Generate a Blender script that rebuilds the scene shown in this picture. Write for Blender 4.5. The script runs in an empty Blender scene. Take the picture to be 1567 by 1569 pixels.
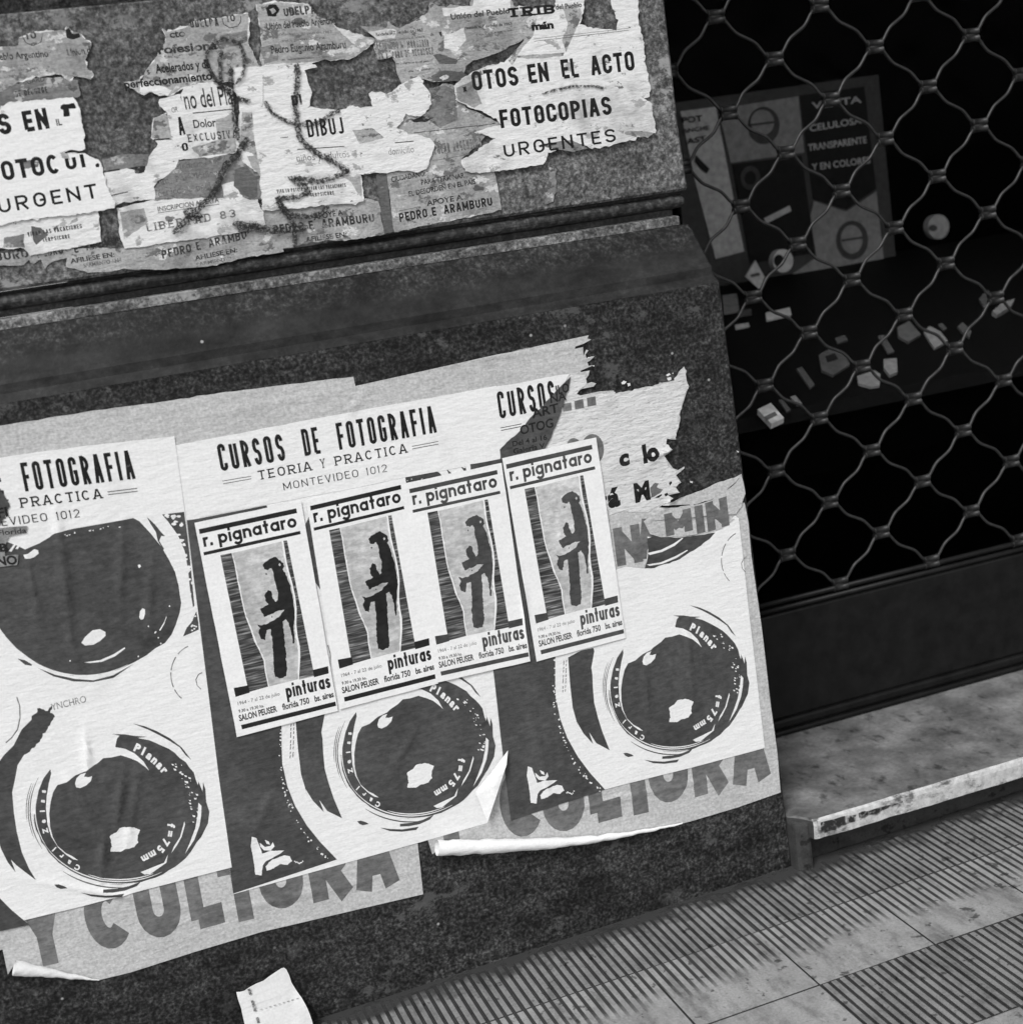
import bpy, bmesh, math, random
import numpy as np
from mathutils import Vector, Matrix, noise as mnoise
from mathutils.geometry import tessellate_polygon, delaunay_2d_cdt
random.seed(7)
scene = bpy.context.scene
col = scene.collection

# ------------------------------------------------------------------ camera
CX, CY, FPX, TILT, DIST, EYE = 783.5, 784.5, 2240.0, 0.14, 2.15, 1.2525
_h = np.array([7800 - CX, 706 + CY, -FPX])
_s = FPX * FPX / (-(_h[0] * TILT - _h[1]))
_v = np.array([_s * TILT, -_s, -FPX])
AX = _h / np.linalg.norm(_h)
AZ = -_v / np.linalg.norm(_v)
AY = np.cross(AZ, AX)
ROT = np.array([AX, AY, AZ])            # camera vector -> world vector
CAM = np.array([0.0, -DIST, EYE])
cam_data = bpy.data.cameras.new('camera')
cam = bpy.data.objects.new('camera', cam_data)
col.objects.link(cam)
scene.camera = cam
cam.matrix_world = Matrix([list(ROT[i]) + [CAM[i]] for i in range(3)] + [[0, 0, 0, 1]])
cam_data.sensor_width = 56.0
cam_data.sensor_fit = 'HORIZONTAL'
cam_data.lens = 56.0 * FPX / 1567.0
cam_data.clip_start = 0.05
cam_data.clip_end = 500
cam_data.dof.use_dof = True
cam_data.dof.focus_distance = 2.36
cam_data.dof.aperture_fstop = 6.3

# ------------------------------------------------------------------ light
SUN = Vector((-0.50, -0.62, 0.95)).normalized()
world = bpy.data.worlds.new('World')
scene.world = world
world.use_nodes = True
wn = world.node_tree
sky = wn.nodes.new('ShaderNodeTexSky')
sky.sky_type = 'NISHITA'
sky.sun_disc = False
sky.sun_elevation = math.asin(SUN.z)
sky.sun_rotation = math.atan2(SUN.x, SUN.y)
bw = wn.nodes.new('ShaderNodeRGBToBW')        # black and white film
wn.links.new(sky.outputs[0], bw.inputs[0])
bg = wn.nodes['Background']
wn.links.new(bw.outputs[0], bg.inputs[0])
bg.inputs[1].default_value = 0.12
sd = bpy.data.lights.new('sun', 'SUN')
sd.energy = 1.5
sd.angle = math.radians(20)
sd.color = (1, 1, 1)
so = bpy.data.objects.new('sun', sd)
col.objects.link(so)
so.rotation_euler = SUN.to_track_quat('Z', 'Y').to_euler()
scene.view_settings.view_transform = 'Standard'
scene.view_settings.look = 'None'
scene.view_settings.gamma = 1.0
scene.view_settings.exposure = 0.75

# ------------------------------------------------------------------ pixel -> place
VIEWS = {'A': (0, 0, .30581), 'B': (380, 0, .30581), 'C': (680, 0, .30581), 'D': (0, 460, .25526),
         'E': (300, 480, .25526), 'F': (680, 480, .31908), 'G': (1000, 0, .36184), 'H': (1050, 500, .32993),
         'I': (1050, 950, .39466), 'J': (0, 760, .25526), 'K': (0, 1100, .299), 'L': (300, 1000, .36258),
         'M': (700, 950, .39454), 'N': (290, 700, .27408), 'P': (1150, 1180, .26611), 'Q': (500, 1270, .41481),
         'R': (860, 500, .19145), 'S': (330, 1440, .14678), 'T': (480, 0, .19145), 'U': (1020, 100, .22974),
         'V': (1100, 380, .29802), 'X': (0, 0, 1.0)}


def px(view, pts):
    ox, oy, s = VIEWS[view]
    return [(ox + s * p[0], oy + s * p[1]) for p in pts]


def ray(p):
    return ROT @ np.array([p[0] - CX, -(p[1] - CY), -FPX])


def wall(p, y=0.0):
    r = ray(p)
    t = (y - CAM[1]) / r[1]
    q = CAM + t * r
    return (q[0], q[2])


def onplane(p, o, n):
    r = ray(p)
    o = np.array(o, float); n = np.array(n, float)
    t = ((o - CAM) @ n) / (r @ n)
    return Vector(CAM + t * r)


# ------------------------------------------------------------------ scene helpers
def tag(o, label=None, cat=None, group=None, kind=None):
    if label: o['label'] = label
    if cat: o['category'] = cat
    if group: o['group'] = group
    if kind: o['kind'] = kind
    return o


def empty(name, loc):
    o = bpy.data.objects.new(name, None)
    o.empty_display_size = 0.05
    o.location = loc
    col.objects.link(o)
    return o


def link_bm(name, bm, mats, parent=None, smooth=False, origin=None):
    if origin is None:
        if parent is not None:
            origin = parent.location.copy()
        else:
            cs = [v.co for v in bm.verts]
            origin = Vector(((min(c.x for c in cs) + max(c.x for c in cs)) / 2,
                             (min(c.y for c in cs) + max(c.y for c in cs)) / 2,
                             min(c.z for c in cs)))
    for v in bm.verts:
        v.co -= origin
    me = bpy.data.meshes.new(name)
    bm.to_mesh(me)
    bm.free()
    for m in (mats if isinstance(mats, (list, tuple)) else [mats]):
        me.materials.append(m)
    if smooth:
        for p in me.polygons:
            p.use_smooth = True
    o = bpy.data.objects.new(name, me)
    if parent is not None:
        o.parent = parent            # parent Empties are never rotated: child location = offset
        o.location = origin - parent.location
    else:
        o.location = origin
    col.objects.link(o)
    return o


def add_box(bm, x0, x1, y0, y1, z0, z1, bevel=0.0, mat=0):
    vs = [bm.verts.new(c) for c in ((x0, y0, z0), (x1, y0, z0), (x1, y1, z0), (x0, y1, z0),
                                    (x0, y0, z1), (x1, y0, z1), (x1, y1, z1), (x0, y1, z1))]
    fs = [bm.faces.new([vs[i] for i in f]) for f in
          ((0, 3, 2, 1), (4, 5, 6, 7), (0, 1, 5, 4), (1, 2, 6, 5), (2, 3, 7, 6), (3, 0, 4, 7))]
    for f in fs: f.material_index = mat
    if bevel:
        es = list({e for f in fs for e in f.edges})
        bmesh.ops.bevel(bm, geom=es, offset=bevel, segments=2, profile=.6, affect='EDGES')


def add_tube(bm, pts, radii, n=8, caps=True, mat=0):
    rings = []
    for i, p in enumerate(pts):
        p = Vector(p)
        a = Vector(pts[max(i - 1, 0)]); b = Vector(pts[min(i + 1, len(pts) - 1)])
        t = (b - a).normalized()
        up = Vector((0, 1, 0)) if abs(t.y) < .9 else Vector((0, 0, 1))
        s = t.cross(up).normalized(); u = s.cross(t).normalized()
        r = radii[i] if isinstance(radii, (list, tuple)) else radii
        rings.append([bm.verts.new(p + r * (math.cos(2 * math.pi * k / n) * s + math.sin(2 * math.pi * k / n) * u)) for k in range(n)])
    for a, b in zip(rings, rings[1:]):
        for k in range(n):
            f = bm.faces.new((a[k], a[(k + 1) % n], b[(k + 1) % n], b[k])); f.material_index = mat
    if caps:
        bm.faces.new(rings[0][::-1]).material_index = mat
        bm.faces.new(rings[-1]).material_index = mat


# ------------------------------------------------------------------ materials (all neutral grey: black and white film)
def g(v): return (v, v, v, 1)


def new_mat(name, rough=.8, spec=.3):
    m = bpy.data.materials.new(name)
    m.use_nodes = True
    b = m.node_tree.nodes['Principled BSDF']
    b.inputs['Roughness'].default_value = rough
    b.inputs['Specular IOR Level'].default_value = spec
    return m, m.node_tree, b


def tex_coord(nt, scale=(1, 1, 1), rot=(0, 0, 0)):
    tc = nt.nodes.new('ShaderNodeNewGeometry')
    mp = nt.nodes.new('ShaderNodeMapping')
    mp.inputs['Scale'].default_value = scale
    mp.inputs['Rotation'].default_value = rot
    nt.links.new(tc.outputs['Position'], mp.inputs[0])
    return mp.outputs[0]


def noise_n(nt, vec, scale, detail=4, rough=.55):
    n = nt.nodes.new('ShaderNodeTexNoise')
    n.inputs['Scale'].default_value = scale
    n.inputs['Detail'].default_value = detail
    n.inputs['Roughness'].default_value = rough
    nt.links.new(vec, n.inputs['Vector'])
    return n.outputs[0]


def ramp(nt, fac, stops):
    r = nt.nodes.new('ShaderNodeValToRGB')
    el = r.color_ramp.elements
    while len(el) < len(stops): el.new(.5)
    for e, (p, v) in zip(el, stops):
        e.position = p; e.color = g(v)
    nt.links.new(fac, r.inputs[0])
    return r.outputs[0]


def mix(nt, a, b, fac, mode='MIX'):
    n = nt.nodes.new('ShaderNodeMix')
    n.data_type = 'RGBA'; n.blend_type = mode
    for s, v in ((n.inputs[6], a), (n.inputs[7], b), (n.inputs[0], fac)):
        if hasattr(v, 'node'): nt.links.new(v, s)
        elif s == n.inputs[0]: s.default_value = v
        else: s.default_value = g(v)
    return n.outputs[2]


def bump(nt, b, h, strength=.3, dist=.002):
    n = nt.nodes.new('ShaderNodeBump')
    n.inputs['Strength'].default_value = strength
    n.inputs['Distance'].default_value = dist
    nt.links.new(h, n.inputs['Height'])
    nt.links.new(n.outputs[0], b.inputs['Normal'])


def mat_paper(name, v, dirt=.12, dirt_lo=.52, dirt_hi=.75, wr=.35, rough=.75, scuff=0.0, peel=None):
    m, nt, b = new_mat(name, rough, .25)
    c = tex_coord(nt)
    fine = noise_n(nt, c, 260, 3)
    gr_ = .07 if v > .6 else .24
    base = ramp(nt, fine, [(.3, v * (1 - gr_)), (.7, min(v * (1 + gr_ * .6), .93))])
    big = noise_n(nt, c, 14, 6, .62)
    blot = ramp(nt, big, [(dirt_lo, 1), (dirt_hi, 1 - dirt)])
    out = mix(nt, base, blot, 1.0, 'MULTIPLY')
    if scuff:
        c2 = tex_coord(nt, (60, 60, 170), (0, .2, 0))
        sc = ramp(nt, noise_n(nt, c2, 1.6, 5, .7), [(.56, 1), (.68, 1 - scuff)])
        out = mix(nt, out, sc, 1.0, 'MULTIPLY')
    for (tone, thr, sc_, rot) in (peel or ()):
        # another layer of paper showing where the top one has been scraped off
        pn = noise_n(nt, tex_coord(nt, (sc_, sc_, sc_ * 1.5), (0, rot, 0)), 1.0, 10, .66)
        msk = ramp(nt, pn, [(thr, 0), (thr + .018, 1)])
        tn = ramp(nt, fine, [(.3, tone * .8), (.7, tone * 1.12)])
        out = mix(nt, out, tn, msk)
    nt.links.new(out, b.inputs['Base Color'])
    cw = tex_coord(nt, (26, 26, 75), (0, .18, 0))
    w = noise_n(nt, cw, 1.6, 5, .6)
    bump(nt, b, w, wr, .004)
    return m


def mat_ink(name, v, wear=.25, lo=.6, hi=.78, rough=.75):
    m, nt, b = new_mat(name, rough, .12)
    c = tex_coord(nt)
    w = noise_n(nt, c, 120, 6, .7)
    base = ramp(nt, w, [(.35, v * .82), (lo, v * 1.05), (hi, v + wear * .4)])
    bl = noise_n(nt, c, 7, 7, .68)
    base = mix(nt, base, ramp(nt, bl, [(.34, .76), (.5, 1.0), (.66, 1.28)]), 1.0, 'MULTIPLY')
    st_ = noise_n(nt, tex_coord(nt, (34, 34, 90), (0, .2, 0)), 1.6, 5, .7)
    base = mix(nt, base, ramp(nt, st_, [(.36, .82), (.6, 1.15)]), 1.0, 'MULTIPLY')
    nt.links.new(base, b.inputs['Base Color'])
    cw = tex_coord(nt, (26, 26, 75), (0, .18, 0))
    bump(nt, b, noise_n(nt, cw, 1.6, 5, .6), .35, .004)
    return m


PAPER = mat_paper('poster_paper_white', .80, .10, .56, .8)
PAPERB = mat_paper('small_poster_paper', .83, .05, .6, .85, .2)
PAPERG = mat_paper('newsprint_grey', .52, .16, .5, .75, .45)
ROUGHW = mat_paper('torn_paper_layers', .66, .22, .5, .7, .8, scuff=.42)
OLDW = mat_paper('old_white_paper', .74, .45, .50, .72, .6, scuff=.14, peel=((.38, .60, 26, .3), (.16, .64, 36, 1.1)))
OLDL = mat_paper('old_light_paper', .40, .5, .46, .72, .6, scuff=.3, peel=((.62, .585, 26, .2), (.15, .585, 40, .9)))
OLDG = mat_paper('old_grey_paper', .23, .45, .42, .72, .6, scuff=.35, peel=((.42, .585, 28, .4), (.10, .58, 40, 1.2)))
OLDD = mat_paper('old_dark_paper', .13, .35, .42, .7, .6)
FIBRE = mat_paper('torn_paper_fibre', .72, .2, .5, .75, .9)
INKG = mat_ink('picture_ink_dark_grey', .070, .06)
INKL = mat_ink('letter_ink_mid_grey', .155, .12, .55, .8)
INKK = mat_ink('black_ink', .018, .5, .62, .85)
INKW = mat_ink('worn_black_ink', .036, .75, .53, .68)
INKF = mat_ink('faded_ink', .13, .75, .50, .66)
HALF = mat_ink('halftone_light_grey', .50, .1)
CHIP = mat_ink('dark_remnant_paper', .075, .05)


def mat_strip():
    m, nt, b = new_mat('printed_wood_texture', .7, .25)
    c = tex_coord(nt, (22, 22, 330), (0, .20, 0))
    w = noise_n(nt, c, 1.0, 4, .55)
    nt.links.new(ramp(nt, w, [(.34, .016), (.48, .06), (.58, .15), (.70, .42)]), b.inputs['Base Color'])
    return m


STRIP = mat_strip()


def mat_charcoal():
    m, nt, b = new_mat('charcoal_line', .95, .1)
    b.inputs['Base Color'].default_value = g(.03)
    c = tex_coord(nt)
    n = noise_n(nt, c, 300, 5, .75)
    r = ramp(nt, n, [(.37, 0), (.56, .93)])
    nt.links.new(r, b.inputs['Alpha'])
    return m


CHARC = mat_charcoal()
SMEAR = CHARC.copy(); SMEAR.name = 'charcoal_smear'
for _n in SMEAR.node_tree.nodes:
    if _n.type == 'VALTORGB': _n.color_ramp.elements[0].position = .46; _n.color_ramp.elements[1].position = .72; _n.color_ramp.elements[1].color = g(.75)


def mat_granite(name, lo, mid, hi, grain=230, streak=(14, 14, 30), contrast=1.0, rough=.6, cloud=.5, spec=.2, specks=True, residue=None, zband=None):
    m, nt, b = new_mat(name, rough, spec)
    c0 = tex_coord(nt)
    # mineral grains of two sizes
    n1 = noise_n(nt, c0, grain, 3, .6)
    n2 = noise_n(nt, c0, grain * .42, 4, .65)
    w = .16 / contrast
    base = ramp(nt, n1, [(.5 - w, lo), (.5, mid), (.5 + w * .9, hi)])
    base = mix(nt, base, ramp(nt, n2, [(.5 - w * 1.1, .35), (.5, .9), (.5 + w * 1.1, 1.7)]), 1.0, 'MULTIPLY')
    # worn, polished and stained areas
    n3 = noise_n(nt, tex_coord(nt, streak, (0, .16, 0)), 1.0, 6, .65)
    if zband:                                    # bands rubbed smooth along the stone courses
        sp = nt.nodes.new('ShaderNodeSeparateXYZ'); nt.links.new(c0, sp.inputs[0])
        zz = nt.nodes.new('ShaderNodeMath'); zz.operation = 'MULTIPLY_ADD'
        nt.links.new(n3, zz.inputs[0]); zz.inputs[1].default_value = .03; nt.links.new(sp.outputs[2], zz.inputs[2])
        mr = nt.nodes.new('ShaderNodeMapRange'); mr.inputs[1].default_value = zband[0]; mr.inputs[2].default_value = zband[1]
        nt.links.new(zz.outputs[0], mr.inputs[0])
        msk = ramp(nt, mr.outputs[0], zband[2])
        base = mix(nt, base, ramp(nt, n2, [(.3, mid * .75), (.7, mid * 1.1)]), msk)
    base = mix(nt, base, ramp(nt, n3, [(.34, 1 - cloud), (.5, .95), (.66, 1 + cloud * .8)]), 1.0, 'MULTIPLY')
    n4 = noise_n(nt, c0, 3.2, 4, .6)
    base = mix(nt, base, ramp(nt, n4, [(.36, 1 - cloud * .5), (.62, 1 + cloud * .35)]), 1.0, 'MULTIPLY')
    if residue:
        pn = noise_n(nt, tex_coord(nt, (11, 11, 17), (0, .5, 0)), 1.0, 11, .72)
        gate = noise_n(nt, c0, 2.6, 3, .5)
        mm = mix(nt, ramp(nt, pn, [(.575, 0), (.62, .8)]), ramp(nt, gate, [(.34, 0), (.52, 1)]), 1.0, 'MULTIPLY')
        base = mix(nt, base, residue, mm)
    if specks:
        v = nt.nodes.new('ShaderNodeTexVoronoi')
        v.inputs['Scale'].default_value = 34
        nt.links.new(c0, v.inputs['Vector'])
        sp_ = ramp(nt, v.outputs['Distance'], [(.05, 1), (.10, 0)])
        wn_ = nt.nodes.new('ShaderNodeSeparateColor'); nt.links.new(v.outputs['Color'], wn_.inputs[0])
        sel = ramp(nt, wn_.outputs[0], [(.86, 0), (.88, .8)])
        base = mix(nt, base, .40, mix(nt, sp_, sel, 1.0, 'MULTIPLY'))
    nt.links.new(base, b.inputs['Base Color'])
    bump(nt, b, n1, .35, .0015)
    return m


GRANITE = mat_granite('dark_granite', .008, .026, .066, 190, contrast=1.0, cloud=.6, streak=(10, 10, 26), residue=.085)
SPLAY = mat_granite('part_polished_granite', .008, .023, .062, 190, contrast=1.0, cloud=.6, zband=(1.04, 1.16, [(0, 0), (.13, .1), (.2, .85), (.62, .95), (.8, .35), (1, .2)]))
SLAB = mat_granite('weathered_render', .06, .12, .205, 240, streak=(9, 9, 22), contrast=1.0, rough=.85, cloud=.35, specks=False, residue=.34)
MOULD = mat_granite('moulding_stone', .012, .03, .07, 160, streak=(6, 6, 60), contrast=.9, rough=.5, cloud=.6, specks=False, spec=.35)


def mat_marble():
    m, nt, b = new_mat('worn_marble', .5, .4)
    c = tex_coord(nt, (9, 9, 9), (0, 0, .3))
    n1 = noise_n(nt, c, 1.0, 7, .66)
    base = ramp(nt, n1, [(.32, .075), (.5, .17), (.68, .30)])
    c0 = tex_coord(nt)
    n2 = noise_n(nt, c0, 120, 4, .7)
    out = mix(nt, base, ramp(nt, n2, [(.3, .75), (.7, 1.15)]), 1.0, 'MULTIPLY')
    n3 = noise_n(nt, tex_coord(nt, (30, 14, 30)), 1.3, 5, .65)
    out = mix(nt, out, ramp(nt, n3, [(.56, 1), (.68, .35)]), 1.0, 'MULTIPLY')
    nt.links.new(out, b.inputs['Base Color'])
    bump(nt, b, n2, .2, .001)
    return m


def mat_marble_edge():
    m, nt, b = new_mat('marble_edge', .55, .35)
    c0 = tex_coord(nt)
    n2 = noise_n(nt, c0, 70, 5, .7)
    base = ramp(nt, n2, [(.3, .34), (.55, .56), (.75, .68)])
    n3 = noise_n(nt, tex_coord(nt, (16, 16, 30)), 1.25, 7, .75)
    sp = ramp(nt, n3, [(.52, 1), (.64, .2)])
    nt.links.new(mix(nt, base, sp, 1.0, 'MULTIPLY'), b.inputs['Base Color'])
    bump(nt, b, n2, .5, .003)
    return m


MARBLE, MARBLE_E = mat_marble(), mat_marble_edge()


def mat_tile(name, v):
    m, nt, b = new_mat(name, .8, .25)
    c0 = tex_coord(nt)
    n2 = noise_n(nt, c0, 230, 4, .7)
    base = ramp(nt, n2, [(.3, v * .8), (.7, v * 1.15)])
    n1 = noise_n(nt, c0, 9, 6, .65)
    out = mix(nt, base, ramp(nt, n1, [(.30, .72), (.5, .97), (.7, 1.08)]), 1.0, 'MULTIPLY')
    n4 = noise_n(nt, c0, 42, 4, .6)
    out = mix(nt, out, ramp(nt, n4, [(.62, 1), (.67, .34)]), 1.0, 'MULTIPLY')
    n5 = noise_n(nt, tex_coord(nt, (24, 9, 24)), 1.0, 5, .7)
    out = mix(nt, out, ramp(nt, n5, [(.36, .60), (.5, .98), (.66, 1.1)]), 1.0, 'MULTIPLY')
    n6 = noise_n(nt, c0, 120, 5, .75)
    out = mix(nt, out, ramp(nt, n6, [(.30, .55), (.42, 1.0)]), 1.0, 'MULTIPLY')
    nt.links.new(out, b.inputs['Base Color'])
    bump(nt, b, n2, .25, .0015)
    return m


TILE = mat_tile('pavement_tile', .31)
TILER = mat_tile('pavement_rib', .235)
GROUT = mat_tile('groove_dirt', .05)
KERB = mat_tile('dirty_cement', .05)


def plain(name, v, rough=.6, spec=.3, metal=0.0, var=.25, sc=60):
    m, nt, b = new_mat(name, rough, spec)
    c0 = tex_coord(nt)
    n2 = noise_n(nt, c0, sc, 4, .65)
    nt.links.new(ramp(nt, n2, [(.3, v * (1 - var)), (.7, v * (1 + var))]), b.inputs['Base Color'])
    b.inputs['Metallic'].default_value = metal
    return m


STEEL = plain('grille_steel', .035, .42, .5, .35, .35, 120)
STEELD = plain('grille_sleeve_steel', .026, .45, .5, .3, .4, 160)
RAIL = plain('black_painted_steel', .007, .45, .2, 0, .5, 24)
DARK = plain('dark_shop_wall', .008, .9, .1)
BOARD = plain('display_frame_wood', .05, .7)
CARD = plain('display_card_grey', .24, .8, .2)
CARDL = plain('display_card_light', .46, .8, .2)
CARDW = plain('packaging_white', .5, .7, .2)
CARDK = plain('display_card_black', .012, .8, .2)
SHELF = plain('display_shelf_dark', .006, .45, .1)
DIM = plain('packaging_grey', .08, .8, .2)
PACK = plain('packaging_pale', .21, .8, .2)


def mat_glass():
    m = bpy.data.materials.new('window_glass')
    m.use_nodes = True
    nt = m.node_tree
    nt.nodes.clear()
    o = nt.nodes.new('ShaderNodeOutputMaterial')
    t = nt.nodes.new('ShaderNodeBsdfTransparent'); t.inputs[0].default_value = g(.93)
    gl = nt.nodes.new('ShaderNodeBsdfGlossy'); gl.inputs['Roughness'].default_value = .02
    fr = nt.nodes.new('ShaderNodeFresnel'); fr.inputs[0].default_value = 1.05
    mx = nt.nodes.new('ShaderNodeMixShader')
    nt.links.new(fr.outputs[0], mx.inputs[0])
    nt.links.new(t.outputs[0], mx.inputs[1]); nt.links.new(gl.outputs[0], mx.inputs[2])
    nt.links.new(mx.outputs[0], o.inputs[0])
    return m


GLASS = mat_glass()

# ------------------------------------------------------------------ lettering
_tx = {}


def font_mesh(s, off=0.0):
    k = (s, off)
    if k not in _tx:
        cu = bpy.data.curves.new('lettering', 'FONT')
        cu.body = s; cu.offset = off; cu.resolution_u = 3
        ob = bpy.data.objects.new('lettering', cu)
        col.objects.link(ob)
        dg = bpy.context.evaluated_depsgraph_get()
        me = ob.evaluated_get(dg).to_mesh()
        vs = [(v.co.x, v.co.y) for v in me.vertices]
        fs = [tuple(p.vertices) for p in me.polygons]
        ob.evaluated_get(dg).to_mesh_clear()
        bpy.data.objects.remove(ob)
        bpy.data.curves.remove(cu)
        _tx[k] = (vs, fs)
    return _tx[k]


def arc(cx, cy, rx, ry, a0, a1, n=9):
    return [(cx + rx * math.cos(math.radians(a0 + (a1 - a0) * i / n)),
             cy + ry * math.sin(math.radians(a0 + (a1 - a0) * i / n))) for i in range(n + 1)]


def ribbon(pts, t, closed=False):
    """quads of width t along a polyline"""
    if not isinstance(t, (list, tuple)):
        cl = [pts[0]]
        for q in pts[1:]:
            if math.hypot(q[0] - cl[-1][0], q[1] - cl[-1][1]) > 1e-5: cl.append(q)
        if closed and math.hypot(cl[0][0] - cl[-1][0], cl[0][1] - cl[-1][1]) < 1e-5: cl.pop()
        pts = cl
    n = len(pts)
    off = []
    for i in range(n):
        p = pts[i]
        a = pts[i - 1] if (i > 0 or closed) else None
        b = pts[(i + 1) % n] if (i < n - 1 or closed) else None
        ds = []
        for u, w in ((a, p), (p, b)):
            if u is None or w is None: continue
            dx, dy = w[0] - u[0], w[1] - u[1]
            l = math.hypot(dx, dy) or 1e-9
            ds.append((dx / l, dy / l))
        if len(ds) == 2:
            mx, my = ds[0][0] + ds[1][0], ds[0][1] + ds[1][1]
            l = math.hypot(mx, my)
            if l < 1e-6: mx, my, l = ds[0][0], ds[0][1], 1
            mx, my = mx / l, my / l
            k = 1.0 / max(mx * ds[0][0] + my * ds[0][1], .62)
        else:
            mx, my = ds[0]; k = 1
        tt = t[i] if isinstance(t, (list, tuple)) else t
        off.append((-my * tt / 2 * k, mx * tt / 2 * k))
    q = []
    for i in range(n if closed else n - 1):
        j = (i + 1) % n
        q.append([(pts[i][0] + off[i][0], pts[i][1] + off[i][1]), (pts[i][0] - off[i][0], pts[i][1] - off[i][1]),
                  (pts[j][0] - off[j][0], pts[j][1] - off[j][1]), (pts[j][0] + off[j][0], pts[j][1] + off[j][1])])
    return q


def glyph(c, w, h, t=.1):
    """centre lines of a capital in a box w x h"""
    r = min(w, h) / 2
    e = h * .13
    st = lambda a, b: ([a, b], False)
    if c in 'O0': return [(arc(w - r, h - r, r, r, 0, 90, 5) + arc(r, h - r, r, r, 90, 180, 5) + arc(r, r, r, r, 180, 270, 5) + arc(w - r, r, r, r, 270, 360, 5), True)]
    if c == 'C' and h - 2 * r < .5 * h: return [(arc(w / 2, h / 2, w / 2, h / 2, 42, 318, 18), False)]
    if c == 'C': return [([(w, h - r - e)] + arc(w - r, h - r, r, r, 0, 90, 5) + arc(r, h - r, r, r, 90, 180, 5) + arc(r, r, r, r, 180, 270, 5) + arc(w - r, r, r, r, 270, 360, 5) + [(w, r + e)], False)]
    if c == 'G': return [([(w, h - r - e)] + arc(w - r, h - r, r, r, 0, 90, 5) + arc(r, h - r, r, r, 90, 180, 5) + arc(r, r, r, r, 180, 270, 5) + arc(w - r, r, r, r, 270, 360, 5) + [(w, h * .46), (w * .5, h * .46)], False)]
    if c == 'U': return [([(0, h)] + arc(r, r, r, r, 180, 270, 5) + arc(w - r, r, r, r, 270, 360, 5) + [(w, h)], False)]
    if c == 'J': return [([(w, h)] + arc(w - r, r, r, r, 360, 270, 5) + arc(r, r, r, r, 270, 190, 5), False)]
    if c == 'S': return [(arc(w / 2, .755 * h, w / 2, .245 * h, 5, 270, 12)[:-1] + arc(w / 2, .255 * h, w / 2, .255 * h, 90, -175, 12), False)]
    rb = min(w, h * .27)
    if c in 'PRB':
        d = h * (.46 if c != 'B' else .52)
        o = [st((0, -0), (0, h)), ([(0, h), (w - rb, h)] + arc(w - rb, h - (h - d) / 2, rb, (h - d) / 2, 90, -90, 8) + [(0, d)], False)]
        if c == 'R': o.append(st((w * .42, d), (w, 0)))
        if c == 'B': o.append(([(0, d), (w - rb, d)] + arc(w - rb, d / 2, rb, d / 2, 90, -90, 8) + [(0, 0)], False))
        return o
    if c == 'D': return [([(0, 0), (0, h), (w - r, h)] + arc(w - r, h - r, r, r, 90, 0, 5) + arc(w - r, r, r, r, 360, 270, 5), True)]
    if c == 'E': return [st((0, 0), (0, h)), st((0, h), (w + t / 2, h)), st((0, h * .5), (w * .85 + t / 2, h * .5)), st((0, 0), (w + t / 2, 0))]
    if c == 'F': return [st((0, 0), (0, h)), st((0, h), (w + t / 2, h)), st((0, h * .5), (w * .85 + t / 2, h * .5))]
    if c == 'L': return [st((0, 0), (0, h)), st((0, 0), (w + t / 2, 0))]
    if c == 'T': return [st((-t / 2, h), (w + t / 2, h)), st((w / 2, 0), (w / 2, h))]
    if c in 'I1': return [st((w / 2, 0), (w / 2, h))] + ([st((w / 2, h), (w * .1, h * .8))] if c == '1' else [])
    if c == 'H': return [st((0, 0), (0, h)), st((w, 0), (w, h)), st((0, h / 2), (w, h / 2))]
    if c == 'N': return [st((0, 0), (0, h)), st((w, 0), (w, h)), st((0, h * .97), (w, h * .03))]
    if c == 'M': return [st((0, 0), (0, h)), st((w, 0), (w, h)), st((0, h * .97), (w / 2, h * .15)), st((w / 2, h * .15), (w, h * .97))]
    if c == 'A': return [st((0, 0), (w * .46, h)), st((w * .54, h), (w, 0)), st((w * .2, h * .27), (w * .8, h * .27))]
    if c == 'V': return [st((0, h), (w / 2, 0)), st((w / 2, 0), (w, h))]
    if c == 'Y': return [st((0, h), (w / 2, h * .42)), st((w, h), (w / 2, h * .42)), st((w / 2, 0), (w / 2, h * .46))]
    if c == 'X': return [st((0, 0), (w, h)), st((0, h), (w, 0))]
    if c == 'Z': return [([(0, h), (w, h), (0, 0), (w, 0)], False)]
    if c == 'K': return [st((0, 0), (0, h)), st((w, h), (0, h * .4)), st((w * .3, h * .58), (w, 0))]
    if c == '8': return [(arc(w / 2, h * .75, w * .42, h * .25, 0, 342, 15), True), (arc(w / 2, h * .25, w / 2, h * .25, 0, 342, 15), True)]
    if c in '69': return [(arc(w / 2, h * (.3 if c == '6' else .7), w / 2, h * .3, 0, 342, 15), True), ([(0, h * .3), (w * .1, h * .7), (w * .7, h)] if c == '6' else [(w, h * .7), (w * .9, h * .3), (w * .3, 0)], False)]
    if c == '4': return [st((w * .7, 0), (w * .7, h)), ([(w * .7, h), (0, h * .3), (w, h * .3)], False)]
    if c == '7': return [([(0, h), (w, h), (w * .3, 0)], False)]
    if c == '5': return [([(w, h), (0, h), (0, h * .55)] + arc(w / 2, h * .3, w / 2, h * .3, 120, -160, 10), False)]
    if c == '2': return [(arc(w / 2, h * .72, w / 2, h * .28, 170, -35, 9) + [(0, 0), (w, 0)], False)]
    if c == '3': return [(arc(w / 2, h * .74, w / 2, h * .26, 160, -80, 9) + arc(w / 2, h * .26, w / 2, h * .26, 80, -160, 9), False)]
    if c == '.': return [st((0, 0), (w * .01 + .001, 0))]
    if c == '-': return [st((0, h * .5), (w, h * .5))]
    return []


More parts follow.
